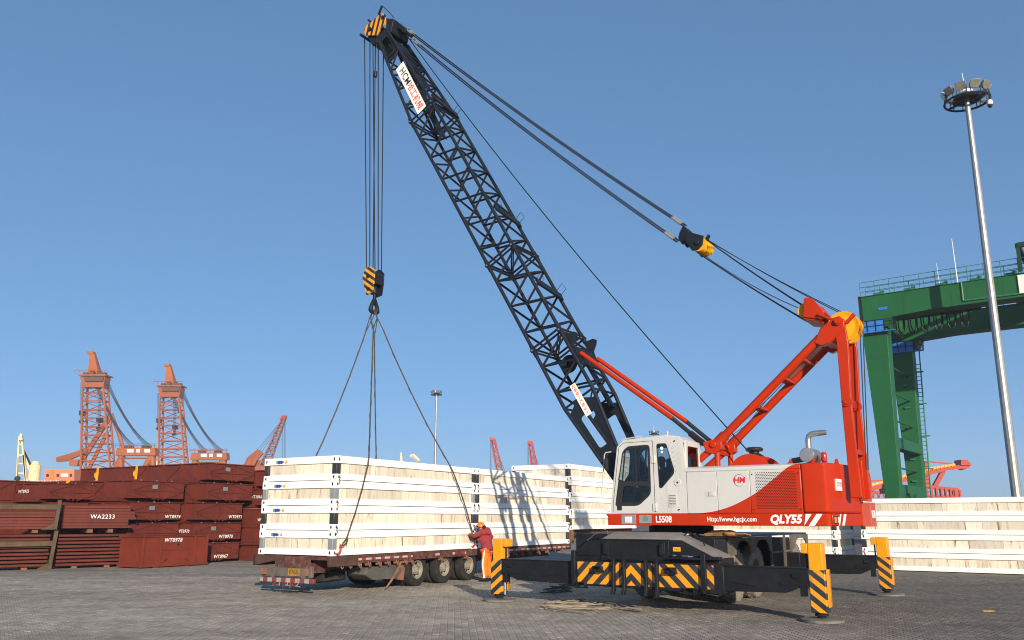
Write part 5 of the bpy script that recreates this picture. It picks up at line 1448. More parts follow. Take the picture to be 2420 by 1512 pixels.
girder('red girder chalked WT1016 behind the corner of the white stack', 2.72, -.35, z[2]+.62, 2.42, LH, 6.0, side_words=('WT1016',.42,.45), ribs=False)
girder('red girder chalked WT0968 beside the white stack', 2.72, -.9, z[3]+.62-.02, 2.42, LH-.02, 6.0, 'WT0968', wx=.2, side_words=('WT0968',.42,.3), ribs=False)
girder('red girder second from the ground beside the white stack', 2.72, -.9, LH*.77+.02, 2.42, LH-.02, 6.0, ribs=False)
girder('low red girder on the ground beside the white stack', 2.72, -.9, 0, 2.42, LH*.77, 6.0, ribs=False)
girder('red girder chalked WT0975 lying behind the channel bundles', -4.6, 3.4, z[1]-.02, 2.0, LH*.9, 2.9, side_words=('WT0975',1.6,.40))
girder('long red girder with yellow lifting lugs behind the left column', -1.8, 5.4, z[1]+.30, 2.0, LH*.8, 4.6, lugs=(1.2,3.2))
girder('dark red girder at the left edge above the channels', -5.9, 5.6, z[2]+.1, 2.4, LH*1.9, 1.2, ribs=False)
for k_, (xx, yy) in enumerate(((-4.6,3.4),(-1.8,5.4),(-5.9,5.6))):
    o_ = SO + TX*xx + TY*yy
    b = MB(); b.box(.2,1.8,.2,1.1 if k_ == 2 else 2.7,0,(z[1]-.03,z[1]+.29,z[2]+.09)[k_]); sp_ = b.build('steel_support_block', M_maroon, loc=(o_.x,o_.y,0), rz=R(TA))
    tag(sp_, ('dark red support block under the girder chalked WT0975','dark red support block under the yellow-lugged girder','dark red support block at the left edge')[k_], 'steel block')
# the upright box chalked WT0978
o = Vector((-13.42, 31.25, 0))
t = thing('steel_box', 'brighter red steel box chalked WT0978 standing in front of the girders', 'steel box', (o.x,o.y,0), R(TA))
W_, H_ = 2.9, 1.13
b = MB(); b.box(0,W_,0,1.3,.11,H_-.03); b.build('box_wall', M_maroon2, t)
b = MB(); b.box(-.05,W_+.03,-.06,1.34,.03,.11); b.build('base_channel', M_maroon2, t, bevel=.008)
b = MB(); b.box(-.05,W_+.03,-.05,1.34,H_-.03,H_); b.build('top_flange', M_maroon2, t)
for x in (.04,.78,2.30,2.86):
    b = MB(); b.box(x-.035,x+.035,-.04,.0,.11,H_-.031); b.build('stiffener', M_maroon2, t, bevel=.006)
b = MB(); b.box(.85,2.22,-.022,.0,.60,.635); b.build('stiffener', M_maroon2, t)
b = MB(); b.bar((-.02,.1,.15),(-.02,.5,.9),.05,.06,up=(1,0,0)); b.build('side_brace', M_maroon2, t)
b = MB(); b.box(1.48,1.60,-.008,.0,.80,.825); b.box(1.527,1.553,-.009,.0,.755,.87); b.build('cross_mark', M_dark, t)
for x, s in ((.95,1),(2.0,-1)):
    b = MB(); b.bar((x,-.005,.20),(x+s*.14,-.005,.30),.02,.03,up=(0,1,0)); b.build('weld_tab', M_dark, t)
text('WT0978', .20, t, (1.30,-.006,.97), (1,0,0), SU, M_chalk, name='chalk_marks', bold=.002, shear=.12, space=1.12)
for x in (.5,1.9):
    b = MB(); b.box(x,x+.16,-.03,.3,0,.03); b.build('skid', M_maroon2, t)
# bundles of channels
BA = 38.0
BX = Vector((math.cos(R(BA)), math.sin(R(BA)), 0)); BY = Vector((-BX.y, BX.x, 0))
BO = Vector((-14.35, 32.55, 0))
def channel(name, label, group, x0, x1, z0, h, seed, deep=1.15, lipz=.02):
    rg = random.Random(seed)
    o = BO + BX*x0 + BY*rg.uniform(-.03,.03)
    L = x1-x0
    b = MB(); b.box(0,L,0,deep,z0+lipz,z0+h-lipz*.3); b.box(0,L,-.03,deep,z0+h-.014,z0+h); b.box(.0,L,-.03,deep,z0,z0+.014)
    c = b.build(name, M_maroon, loc=(o.x,o.y,0), rz=R(BA))
    return tag(c, label, 'steel channel', group)
ORD = ['first','second','third','fourth','fifth','sixth','seventh','eighth','ninth']
for k in range(9):
    z0 = .10 + k*.128
    channel('steel_channel', f'dark red steel channel, {ORD[k]} from the ground, open bundle right of the rusty post', 'channels in the open lower right bundle', -2.55, random.uniform(-.12,.12)-(.1 if k > 5 else 0), z0, .078, k)
    channel('steel_channel', f'dark red steel channel, {ORD[k]} from the ground, open bundle left of the rusty post', 'channels in the open lower left bundle', -6.5, -2.78+random.uniform(-.05,.0), z0+.01, .078, 50+k)
for k in range(8):
    z0 = 1.42 + k*.104
    channel('steel_channel', f'dark red steel channel, {ORD[k]} from below, tight upper bundle right of the rusty post', 'channels in the tight upper right bundle', -2.45, random.uniform(-.25,.05), z0, .102, 100+k, lipz=.006)
for k in range(6):
    z0 = 1.40 + k*.104
    channel('steel_channel', f'dark red steel channel, {ORD[k]} from below, tight upper bundle left of the rusty post', 'channels in the tight upper left bundle', -6.5, -2.75, z0, .102, 150+k, lipz=.006)
for x, z0, z1 in ((-.9,0,.10),(-2.0,0,.10),(-.9,1.255,1.42),(-1.6,1.255,1.42),(-5.2,0,.11),(-3.6,0,.11),(-5.2,1.265,1.40),(-3.4,1.265,1.40)):
    b = MB(); b.box(0,.18,.1,1.05,z0,z1); o = BO+BX*x; c = b.build('timber_bearer', M_copper, loc=(o.x,o.y,0), rz=R(BA))
    side_ = 'right' if x > -2.5 else 'left'; pos_ = 'right-hand' if x in (-.9,-3.6,-3.4) else 'left-hand'
    tag(c, f'{pos_} dark bearer under the {"lower" if z0 == 0 else "upper"} {side_} channel bundle at left', 'bearer', f'bearers under the {"lower" if z0 == 0 else "upper"} {side_} bundle')
o = BO + BX*(-1.15) + BY*(-.036)
text('WA2233', .21, bpy.data.objects['steel_channel.014'] if False else None, (o.x, o.y, 1.83), BX, SU, M_chalk, name='chalk_number', bold=.002, space=1.12)
WA = TEXTS[-1]; tag(WA, 'white chalk number WA2233 on the tight upper right bundle', 'marking')
# rusty frames that hold the left bundles
for k_, (z0, z1, zb, lb) in enumerate(((0,1.34,.82,'rusty steel frame holding the lower left channel bundle'), (1.38,2.42,2.10,'rusty steel frame holding the upper left channel bundle'))):
    o = BO + BX*(-2.66) + BY*(-.06)
    t = thing('rusty_frame', lb, 'steel frame', (o.x,o.y,0), R(BA), 'rusty bundle frames')
    b = MB(); ln = -.10 if k_ == 0 else -.06
    b.hexa([(ln-.06,-.12,z0),(ln+.06,-.12,z0),(ln+.06,.02,z0),(ln-.06,.02,z0),(.0-.06,-.12,z1),(.0+.06,-.12,z1),(.06,.02,z1),(-.06,.02,z1)]); b.box(ln-.10,ln+.08,-.14,-.125,z0,z0+.02)
    b.build('post', M_rust, t, bevel=.006)
    b = MB(); b.box(-4.0,-.06,-.10,-.04,zb,zb+.16); b.box(-4.0,-.06,-.12,-.03,zb-.012,zb); b.box(-4.0,-.06,-.12,-.03,zb+.16,zb+.172); b.build('rail', M_rust, t)
    b = MB(); b.prism([(ln-.45,z0),(ln-.06,z0),(ln-.06,z0+.22),(ln-.15,z0+.16)], 'y', -.11, -.05); b.build('gusset', M_rust, t)
# ================================================================== background
def lat(mb, A, B, n, r, r2, sides=((0,1),(1,2),(2,3),(3,0))):
    """lattice between two quads of corner points"""
    A = [Vector(p) for p in A]; B = [Vector(p) for p in B]
    for a, c in zip(A, B): mb.tube(a, c, r, n=5, cap=False)
    for k in range(n):
        f0, f1 = k/n, (k+1)/n
        for i, j in sides:
            p0, p1 = A[i].lerp(B[i], f0), A[j].lerp(B[j], f1)
            q0 = A[j].lerp(B[j], f0)
            mb.tube(p0, q0, r2, n=4, cap=False)
            if k % 2: mb.tube(p0, p1, r2, n=4, cap=False)
            else: mb.tube(q0, A[i].lerp(B[i], f1), r2, n=4, cap=False)
def Bx(mb, x0, x1, y0, y1, Y, depth, mi=0):
    """box whose near face covers those photograph pixels at depth Y"""
    a = at(x0, y1, Y); c = at(x1, y0, Y)
    mb.box(a.x, c.x, Y, Y+depth, a.z, c.z, mi)
def px(px_, py_, Y): return at(px_, py_, Y)
def floating_crane(label, dx, dy, sc_, Y, with_house):
    t = thing('floating_crane', label, 'floating crane', (0,0,0), 0, 'orange floating cranes')
    def q(x, y, d=0): return at(190+(x-190)*sc_+dx, 1226+(y-1226)*1.0*sc_+dy, Y) + Vector((0, d, 0))
    D = 3.6
    m = MB()
    lat(m, [q(190,1130), q(262,1130), q(262,1130,D), q(190,1130,D)], [q(195,907), q(243,907), q(243,907,D), q(195,907,D)], 11, .42, .16); m.build('lattice_boom', M_forange, t)
    m = MB(); m.hexa([q(190,889,-1.5), q(254,889,-1.5), q(254,889,D+.5), q(190,889,D+.5), q(188,886,-1.5), q(255,886,-1.5), q(255,886,D+.5), q(188,886,D+.5)]); m.hexa([q(197,915,-.6), q(246,915,-.6), q(246,915,D), q(197,915,D), q(192,891,-1), q(251,891,-1), q(251,891,D), q(192,891,D)])
    m.build('head_platform', M_forange, t)
    m = MB()
    for x_ in (206,222,238,248): m.hexa([q(x_-5,890,-1.4), q(x_+4,890,-1.4), q(x_+4,890,.5), q(x_-5,890,.5), q(x_-5,877 if x_ in (222,238) else 881,-1.4), q(x_+4,877 if x_ in (222,238) else 881,-1.4), q(x_+4,880,.5), q(x_-5,880,.5)])
    m.hexa([q(205,902,-1.6), q(247,902,-1.6), q(247,902,-.9), q(205,902,-.9), q(203,892,-1.6), q(249,892,-1.6), q(249,892,-.9), q(203,892,-.9)]); m.build('head_machinery', M_fdark, t)
    m = MB()
    for k in range(8):
        x = 184 + k*10.5
        m.tube(q(x,884,-2.2), q(x,877,-2.2), .10, n=4)
    m.tube(q(184,877,-2.2), q(258,877,-2.2), .10, n=4); m.build('platform_railing', M_forange, t)
    m = MB(); m.hexa([q(207,886,0), q(233,886,0), q(233,886,D), q(207,886,D), q(208,833,1), q(219,833,1), q(219,833,2.6), q(208,833,2.6)]); m.hexa([q(204,835,.6), q(218,835,.6), q(218,835,3), q(204,835,3), q(201,829,.6), q(217,829,.6), q(217,829,3), q(201,829,3)]); m.tube(q(214,830,2), q(214,820,2), .12, n=4); m.build('fly_jib', M_forange, t)
    for k_, (x, y0, y1) in enumerate(((187,908,972),(228,912,988))):
        m = MB()
        for o in (-3,-1,1,3): m.tube(q(x+o,y0-5,2), q(x+o,y1,2), .07, n=3)
        m.build('hoist_rope', M_rope, t)
        m = MB(); m.hexa([q(x-4,y1+8,1), q(x+4,y1+8,1), q(x+4,y1+8,4), q(x-4,y1+8,4), q(x-4,y1-3,1), q(x+4,y1-3,1), q(x+4,y1-3,4), q(x-4,y1-3,4)]); m.tube(q(x,y1+8,2), q(x,y1+20,2), .5, n=5); m.path([q(x,y1+18,2), q(x+3,y1+22,2), q(x-3,y1+25,2), q(x-5,y1+20,2)], .5, 5); m.build('hook_block', M_boom, t)
    for grp, (xa, ya, xb, yb, d) in enumerate(((250,905,342,1052,-1),(222,912,294,1052,D))):
        m = MB()
        for k in range(9):
            p0 = q(xa-2+k*1.2, ya-4, d*.3); p1 = q(xb+k*2.2, yb, d)
            pts = []
            for i in range(11):
                f = i/10; pts.append(p0.lerp(p1, f) - Vector((0,0,(1.5+.2*k)*4*f*(1-f))))
            m.path(pts, .06, 3)
        m.build('luffing_ropes', M_farwire, t)
    m = MB(); m.hexa([q(272,1076,0), q(367,1076,0), q(367,1076,D), q(272,1076,D), q(276,1058,0), q(366,1058,0), q(366,1058,D), q(276,1058,D)]); hp_ = m.build('winch_house', M_forange, t)
    m = MB()
    for k in range(10): m.tube(q(274+k*10.3,1058,-.5), q(274+k*10.3,1049,-.5), .11, n=4)
    m.tube(q(272,1049,-.5), q(370,1049,-.5), .11, n=4); m.tube(q(272,1053,-.5), q(370,1053,-.5), .09, n=4); m.build('platform_railing', M_forange, t)
    for x0, x1 in ((301,316),(323,331),(342,355)):
        m = MB(); m.hexa([q(x0,1069,-.3), q(x1,1069,-.3), q(x1,1069,.1), q(x0,1069,.1), q(x0,1061,-.3), q(x1,1061,-.3), q(x1,1061,.1), q(x0,1061,.1)]); m.build('name_board', M_shipw, t)
    for x in (298,340):
        m = MB(); m.hexa([q(x-8,1058,1), q(x+8,1058,1), q(x+8,1058,4), q(x-8,1058,4), q(x-7,1051,1), q(x+7,1051,1), q(x+7,1051,4), q(x-7,1051,4)]); m.build('winch', M_fdark, t)
    for a_, b_, r in (((284,1076),(248,1140),1.1), ((280,1076),(281,1140),1.0), ((352,1076),(318,1140),1.1), ((356,1076),(357,1140),1.0)):
        m = MB(); m.tube(q(*a_,1.5), q(*b_,1.5), r*.9, n=8); m.tube(q(*a_,D-1), q(*b_,D-1), r*.9, n=8); m.build('a_frame_leg', M_forange, t, smooth=True)
    m = MB(); m.tube(q(285,1085,1.5), q(335,1122,1.5), .25, n=4); m.tube(q(330,1118,1.5), q(356,1085,1.5), .25, n=4); m.tube(q(283,1082,1.5), q(356,1082,1.5), .3, n=4); m.build('a_frame_brace', M_forange, t)
    if with_house:
        m = MB(); m.path([q(128,1085,2), q(150,1081,2), q(175,1072,2), q(200,1060,2)], [1.0,1.3,1.1,.8], 6); m.hexa([q(160,1100,1), q(178,1100,1), q(178,1100,4), q(160,1100,4), q(158,1085,1), q(182,1085,1), q(182,1085,4), q(158,1085,4)]); m.build('deck_jib', M_forange, t)
        m = MB(); m.tube(q(178,1095,3), q(255,975,3), .9, n=6); m.tube(q(195,1110,4), q(240,1020,4), .7, n=6); m.tube(q(253,975,3), q(268,1020,4), .7, n=6); m.tube(q(268,1020,4), q(280,1060,4), .7, n=6); m.build('stowed_jib', M_forange, t)
    m = MB(); a_ = q(110 if with_house else 170,1137,-4); c_ = q(385,1137,-4)
    m.box(a_.x, c_.x, Y-6, Y+26, -.5, a_.z); m.build('hull', M_forange, t)
    if with_house:
        m = MB(); m.hexa([q(127,1137,-6), q(196,1137,-6), q(196,1137,2), q(127,1137,2), q(127,1111,-6), q(196,1111,-6), q(196,1111,2), q(127,1111,2)]); ho = m.build('deck_house', surf('deck_house_orange',(.55,.17,.08),.6,var=.1,scale=.1), t)
        m = MB(); m.hexa([q(139,1136,-6.2), q(148,1136,-6.2), q(148,1136,-5.9), q(139,1136,-5.9), q(139,1112,-6.2), q(148,1112,-6.2), q(148,1112,-5.9), q(139,1112,-5.9)]); m.build('orange_panel', M_hivis, t)
        for x in (132,156,186):
            m = MB(); m.hexa([q(x,1128,-6.3), q(x+5,1128,-6.3), q(x+5,1128,-6), q(x,1128,-6), q(x,1122,-6.3), q(x+5,1122,-6.3), q(x+5,1122,-6), q(x,1122,-6)]); m.build('window', M_glass if False else M_boom, ho)
        m = MB(); m.hexa([q(166,1128,-6.3), q(182,1128,-6.3), q(182,1128,-6), q(166,1128,-6), q(166,1121,-6.3), q(182,1121,-6.3), q(182,1121,-6), q(166,1121,-6)]); m.build('name_board', M_shipw, ho)
    return t
floating_crane('larger orange floating crane with lattice boom and deck house at left', 0, 0, 1.0, 300, True)
floating_crane('smaller orange floating crane right of the larger one', 183, -2, .92, 330, False)
# third crane: jib only beside the white stack
t = thing('harbour_crane', 'orange harbour crane with grey lattice jib rising behind the white stack', 'harbour crane')
m = MB(); Y = 330
def q(x, y, d=0): return at(x, y, Y) + Vector((0,d,0))
lat(m, [q(603,1120), q(625,1120), q(625,1120,3), q(603,1120,3)], [q(664,990), q(672,990), q(672,990,2), q(664,990,2)], 14, .26, .14); m.build('lattice_jib', surf('jib_grey_red',(.22,.11,.11),.6), t)
m = MB(); m.tube(q(663,992), q(671,984), .5, n=6); m.hexa([q(660,990,0), q(674,990,0), q(674,990,2), q(660,990,2), q(666,981,0), q(675,981,0), q(675,981,2), q(666,981,2)]); m.build('jib_head', M_fred, t)
m = MB()
for x in (664,668,670): m.tube(q(x+2,990,1), q(x+2,1110,1), .07, n=3)
for k in range(3): m.tube(q(664,992,1), q(596+8*k,1075,1), .08, n=3)
m.build('jib_rope', M_rope, t)
m = MB(); m.path([q(580,1105), q(590,1085), q(612,1066)], 1.2, 6); m.path([q(592,1105), q(603,1085), q(618,1068)], 1.1, 6); m.path([q(580,1105,3), q(600,1095,3), q(620,1090,3)], 1.3, 6); m.hexa([q(575,1130,0), q(635,1130,0), q(635,1130,8), q(575,1130,8), q(578,1100,0), q(632,1100,0), q(632,1100,8), q(578,1100,8)]); m.tube(q(600,1130,3), at(600,1230,Y), 3, n=8); m.build('crane_base', M_forange, t)
# cream ship's derrick and the white hull, far left
t = thing('cargo_ship', 'white ship hull with cream deck cranes behind the red girders at left', 'ship')
Y = 210
m = MB(); Bx(m, -60, 200, 1139, 1232, Y, 22); m.build('hull', M_shipw, t)
m = MB(); Bx(m, -60, 200, 1153, 1155, Y-.3, .4); m.build('rubbing_strake', M_copper, t)
m = MB()
lat(m, [q(40,1140), q(62,1140), q(62,1140,5), q(40,1140,5)], [q(44,1040), q(53,1040), q(53,1040,2), q(44,1040,2)], 6, .8, .4) if False else None
for a_, b_ in (((40,1138),(46,1030)),((60,1138),(52,1030)),((62,1138),(56,1075))): m.bar(at(*a_,Y+4), at(*b_,Y+4), .38, .45)
for y in (1050,1075,1095,1118): m.bar(at(46-(y-1030)*.055,y,Y+4), at(52.5+(y-1030)*.075,y,Y+4), .25, .35)
m.hexa([at(44,1040,Y+3), at(54,1040,Y+3), at(54,1040,Y+5), at(44,1040,Y+5), at(47,1024,Y+3), at(51,1024,Y+3), at(51,1024,Y+5), at(47,1024,Y+5)]); m.build('derrick_post', M_cream, t)
m = MB(); m.lathe([(1.4,0),(1.4,4.2),(1.1,4.4),(.8,5.2)], at(79,1139,Y+5), (0,0,1), 14); m.bar(at(76,1118,Y+5), at(56,1072,Y+5), .6, .8); m.build('deck_crane', M_cream, t)
m = MB()
for k in range(4): m.tube(at(52,1052+k*2,Y+4), at(80,1110+k*4,Y+5), .07, n=3)
m.tube(at(42,1080,Y+3.5), at(41,1128,Y+3.5), .06, n=3); m.ball(at(41,1131,Y+3.5), .7); m.build('derrick_wire', M_boom, t)
m = MB(); m.tube(at(20,1136,Y), at(140,1136,Y), .06, n=3)
for k in range(9): m.tube(at(22+k*14,1139,Y), at(22+k*14,1134,Y), .05, n=3)
m.build('deck_railing', M_shipw, t)
t = thing('cargo_ship', 'distant white ship superstructure between the two floating cranes', 'ship'); Y = 420
m = MB(); Bx(m, 345, 372, 1090, 1228, Y, 14); Bx(m, 350, 366, 1078, 1090, Y+2, 8); m.build('superstructure', M_shipw, t)
m = MB(); m.tube(at(357,1078,Y+5), at(357,1062,Y+5), .4, n=5); m.bar(at(349,1070,Y+5), at(365,1070,Y+5), .4, .4); m.build('ship_mast', M_shipw, t)
t = thing('cargo_ship', 'distant ship with small cream derricks behind the slung stack', 'ship'); Y = 420
m = MB(); m.hexa([at(944,1100,Y), at(952,1100,Y), at(952,1100,Y+4), at(944,1100,Y+4), at(946,1069,Y), at(949,1069,Y), at(949,1069,Y+2), at(946,1069,Y+2)]); m.path([at(969,1078,Y), at(976,1076,Y), at(983,1083,Y), at(990,1090,Y)], [.8,1,1,1], 5); m.build('derrick', M_cream, t); m = MB(); Bx(m, 930, 1000, 1098, 1228, Y, 14); m.build('hull', M_shipw, t)
# red lattice jibs
for lb, x0, y0, x1, y1, Y in (('taller red lattice jib rising above the white stack',1180,1118,1163,1036,300), ('shorter red lattice jib just left of the raised stack',1262,1110,1252,1044,310)):
    t = thing('harbour_crane', lb, 'harbour crane', group='red jibs beyond the cabins')
    m = MB(); lat(m, [at(x0-6,y0,Y), at(x0+7,y0,Y), at(x0+9,y0,Y+3), at(x0-4,y0,Y+3)], [at(x1-4,y1,Y), at(x1+5,y1,Y), at(x1+6,y1,Y+2), at(x1-2,y1,Y+2)], 9, .20, .10); m.build('lattice_jib', M_fred, t)
    m = MB(); m.hexa([at(x1-6,y1+4,Y-.5), at(x1+7,y1+4,Y-.5), at(x1+7,y1+4,Y+3), at(x1-6,y1+4,Y+3), at(x1-7,y1-3,Y-.5), at(x1+5,y1-3,Y-.5), at(x1+5,y1-3,Y+3), at(x1-7,y1-3,Y+3)]); m.build('jib_head', M_fred, t)
    m = MB(); m.tube(at(x1-5,y1,Y), at(x1-5,y0,Y), .07, n=3); m.tube(at(x1-3,y1,Y), at(x1-3,y0,Y), .07, n=3); m.tube(at(x1+5,y1+12,Y), at(x0+14,y0,Y), .07, n=3); m.build('jib_rope', M_rope, t)
    m = MB(); a_ = at(x0,y0,Y); m.box(a_.x-3,a_.x+3,Y-2,Y+6,-.5,a_.z); m.build('crane_house', M_fred, t)
# flood-light masts
def light_mast(label, pxx, base_y, top_y, Y, ring_r, r0, r1, lamps, group, big=False):
    top = at(pxx, top_y, Y)
    t = thing('floodlight_mast', label, 'light mast', (top.x, Y, 0), 0, group)
    H_ = top.z
    m = MB(); n = 12
    m.lathe([(r0*1.6,0),(r0*1.6,.1),(r0,.12),(r0*.8+r1*.2,H_*.3),(r0*.35+r1*.65,H_*.75),(r1,H_)], (0,0,0), (0,0,1), n); m.build('mast', M_galv, t, smooth=big, angle=20)
    m = MB()
    for rr, zz in ((ring_r,0),(ring_r*.62,.15)):
        m.path([(rr*math.cos(2*math.pi*k/28), rr*math.sin(2*math.pi*k/28), H_-.25+zz) for k in range(29)], .075 if big else ring_r*.05, 6)
    for k in range(6):
        a_ = 2*math.pi*k/6; m.bar((r1*math.cos(a_)*1.0,r1*math.sin(a_),H_-.2), (ring_r*math.cos(a_),ring_r*math.sin(a_),H_-.25), .09 if big else ring_r*.05, .12 if big else ring_r*.06)
    m.lathe([(ring_r*.62,H_-.02),(ring_r*.55,H_+.08),(.1,H_+.10)], (0,0,0), (0,0,1), 24)
    m.build('lamp_ring', M_boom, t)
    m = MB(); m.lathe([(ring_r*.32,H_+.1),(ring_r*.32,H_+.5),(ring_r*.18,H_+.62),(.01,H_+.64)], (0,0,0), (0,0,1), 14); m.build('cap', M_shipw, t)
    m = MB(); m.tube((0,0,H_+.4), (-.12,0,H_+ring_r*1.35), .03 if big else ring_r*.02, n=5); m.build('lightning_rod', M_galv, t)
    for k in range(lamps):
        a_ = 2*math.pi*(k+.35)/lamps
        d = Vector((math.cos(a_), math.sin(a_), 0)); s = Vector((-d.y, d.x, 0))
        c = d*ring_r + Vector((0,0,H_+.35)) ; f = (d*.82 + Vector((0,0,-.57))).normalized(); up = s.cross(f)*-1
        if up.z < 0: up = -up
        w_, h_, dp = (.34,.29,.30) if big else (ring_r*.24,ring_r*.2,ring_r*.2)
        v = [c - f*dp + s*i*w_*.55 + up*j*h_*.55 for i, j in ((-1,-1),(1,-1),(1,1),(-1,1))] + [c + s*i*w_ + up*j*h_ for i, j in ((-1,-1),(1,-1),(1,1),(-1,1))]
        m = MB(); m.hexa(v); lo = m.build('floodlight', M_galv, t, bevel=.02 if big else 0)
        m = MB(); cc = c + f*.012; m.add([cc + s*i*w_*.9 + up*j*h_*.88 for i, j in ((-1,-1),(1,-1),(1,1),(-1,1))], [(0,1,2,3)]); m.build('lens', surf('lamp_lens_%s'%label[:4],(.34,.33,.27),.12,metal=.4) if k == 0 and False else M_lens, lo)
        m = MB(); m.bar(c - f*dp*.5 + s*w_*.9, d*ring_r + s*w_*.9 + Vector((0,0,H_-.25)), .05 if big else ring_r*.03); m.bar(c - f*dp*.5 - s*w_*.9, d*ring_r - s*w_*.9 + Vector((0,0,H_-.25)), .05 if big else ring_r*.03); m.build('bracket', M_boom, lo)
    if big:
        m = MB(); p_ = Vector((ring_r*.92, -ring_r*.3, H_-.35)); m.lathe([(.10,0),(.18,-.1),(.18,-.35)], p_, (0,0,1), 14); cm = m.build('camera_dome', M_shipw, t, smooth=True)
        m = MB(); m.ball(p_+Vector((0,0,-.42)), .15); m.build('dome_lens', M_boom, cm, smooth=True)
    return t
M_lens = surf('floodlight_lens', (.36,.34,.26), .18, metal=.5, var=.2, scale=3)
light_mast('tall grey steel floodlight mast at the right edge with ring of lamps', 2283.5, 1226, 232, 52, 1.38, .30, .16, 10, None, True)
light_mast('distant floodlight mast standing behind the slung stack', 1031, 1226, 930, 165, 1.1, .30, .15, 8, 'distant floodlight masts')
light_mast('distant floodlight mast showing just above the crane cab roof', 1545, 1226, 1024, 190, 1.1, .28, .14, 8, 'distant floodlight masts')
# green gantry crane
GA = -37.0
GX = Vector((math.cos(R(GA)), math.sin(R(GA)), 0)); GY = Vector((-GX.y, GX.x, 0))
a_ = at(2066, 900, 60); GO = Vector((a_.x, 60, 0))
gc = thing('gantry_crane', 'green gantry crane with twin box girders and tapered legs', 'gantry crane', GO, R(GA))
zb = 16.1; zt = 17.7
GB = 9.2   # spacing of the two girders
for k, y in enumerate((0, GB)):
    x0 = -.24 if k == 0 else -.5
    m = MB(); m.prism([(x0,zb-.85),(x0,zt),(26,zt),(26,zb+.1),(4.2,zb),(1.75,zb-.15),(1.4,zb-.85)], 'y', y-.75, y+.75); gd = m.build('box_girder', M_green, gc, bevel=.02)
    m = MB(); m.box(x0-.04,26,y-.82,y+.82,zt,zt+.04); m.box(4.2,26,y-.80,y+.80,zb+.02,zb+.08); m.build('girder_flange', M_green, gd)
    # walkway railing along both edges
    for yy in (y-.80, y+.80):
        m = MB()
        for hgt in (.38,.72,1.08): m.tube((x0,yy,zt+hgt),(26,yy,zt+hgt),.022,n=4)
        n = 26
        for i in range(n+1):
            x = x0 + (26-x0)*i/n; m.tube((x,yy,zt),(x,yy,zt+1.08),.024,n=4)
        m.build('railing', M_greenl, gc)
    for i in range(12):
        m = MB(); x = x0 + .8 + i*2.1; m.tube((x,y-.4,zt+.18),(x+.7,y-.4,zt+.18),.09,n=6); m.box(x+.5,x+.75,y-.5,y-.3,zt,zt+.35); m.build('rail_clamp', M_greenl, gc)
    # leg: wide in the girder direction at the top
    ym = y
    lz = zb-.85; zl = 1.2
    xo = .0; sp = -1 if k == 0 else 1
    yb = y + (.15 if k == 0 else -.15)
    bl, br_ = ((.14,1.03),(-.19,.80))[k]; tl, tr_ = ((-.40,1.30),(-.64,1.02))[k]
    m = MB(); m.hexa([(bl,yb-.42,zl),(br_,yb-.42,zl),(br_,yb+.42,zl),(bl,yb+.42,zl),(tl,y-.62,lz),(tr_,y-.62,lz),(tr_,y+.62,lz),(tl,y+.62,lz)]); m.build('leg', M_green, gc, bevel=.03)
    # blue maintenance platform at the leg head
    m = MB(); m.box(-.5,1.25,y-.98,y-.92,lz-.25,lz+.55); m.box(-.5,1.9,y-1.0,y-.62,lz-.32,lz-.26); pf_ = m.build('leg_platform', M_blue, gc)
    m = MB()
    for x in (-.5,.08,.66,1.25): m.bar((x,y-1.0,lz-.26),(x,y-1.0,lz+.58),.05)
    for z_ in (lz+.15,lz+.56): m.bar((-.5,y-1.0,z_),(1.9,y-1.0,z_),.05)
    m.bar((1.9,y-1.0,lz-.26),(1.9,y-1.0,lz+.58),.05); m.bar((1.9,y-.6,lz-.26),(1.9,y-.6,lz+.58),.05); m.bar((1.9,y-1,lz+.56),(1.9,y-.6,lz+.56),.05); m.build('platform_rail', M_boom, pf_)
m = MB(); m.box(-.2,.6,.6,GB-.6,zb-.1,zt-.3); m.build('end_tie', M_green, gc, bevel=.02)
m = MB(); m.prism([(.4,.9),(.4,4.15),(GB-.4,4.15),(GB-.4,.9)], 'x', .2, .98); m.box(.12,1.06,-.5,GB+.5,.8,3.3); m.build('sill_beam', M_green, gc, bevel=.03)
for y in (1.9, 4.4):
    m = MB(); m.prism([(y-.45,2.4),(y+.45,2.4),(y+.45,3.1),(y,3.55),(y-.45,3.1)], 'x', 1.06, 1.2); m.build('sill_bracket', M_green, gc)
m = MB(); m.box(.18,1.0,.5,GB-.5,6.7,7.5); m.build('mid_beam', M_green, gc, bevel=.03)
for z_ in (5.4, 8.9, 11.0, 13.0):
    m = MB(); m.tube((.5,.5,z_),(.5,GB-.5,z_),.07,n=6); m.build('rung_pipe', M_green, gc)
m = MB(); m.tube((.75,GB+.3,1),(1.0,GB+.5,lz),.05,n=4); m.tube((1.1,GB+.3,1),(1.35,GB+.5,lz),.05,n=4)
for i in range(40): m.tube((.75+i*.006,GB+.3+i*.005,1.2+i*.33),(1.1+i*.006,GB+.3+i*.005,1.2+i*.33),.025,n=4)
for i in range(5): m.box(.8,1.5,GB+.35,GB+.6,3+i*2.6,3.08+i*2.6)
m.build('ladder', M_greenl, gc)
for x in np.arange(1.6, 6.6, .85):
    m = MB(); m.path([(x+.26-.26*math.cos(math.pi*j/10),1.0,zb-.05-1.15*math.sin(math.pi*j/10)**.55) for j in range(11)], .05, 6); m.path([(x+.34-.22*math.cos(math.pi*j/10),1.2,zb-.05-.95*math.sin(math.pi*j/10)**.55) for j in range(11)], .04, 6); m.build('festoon_cable', M_boom, gc)
m = MB(); m.bar((1.2,1.05,zb+.02),(7.2,1.05,zb+.02),.25,.22); m.build('festoon_track', M_boom, gc)
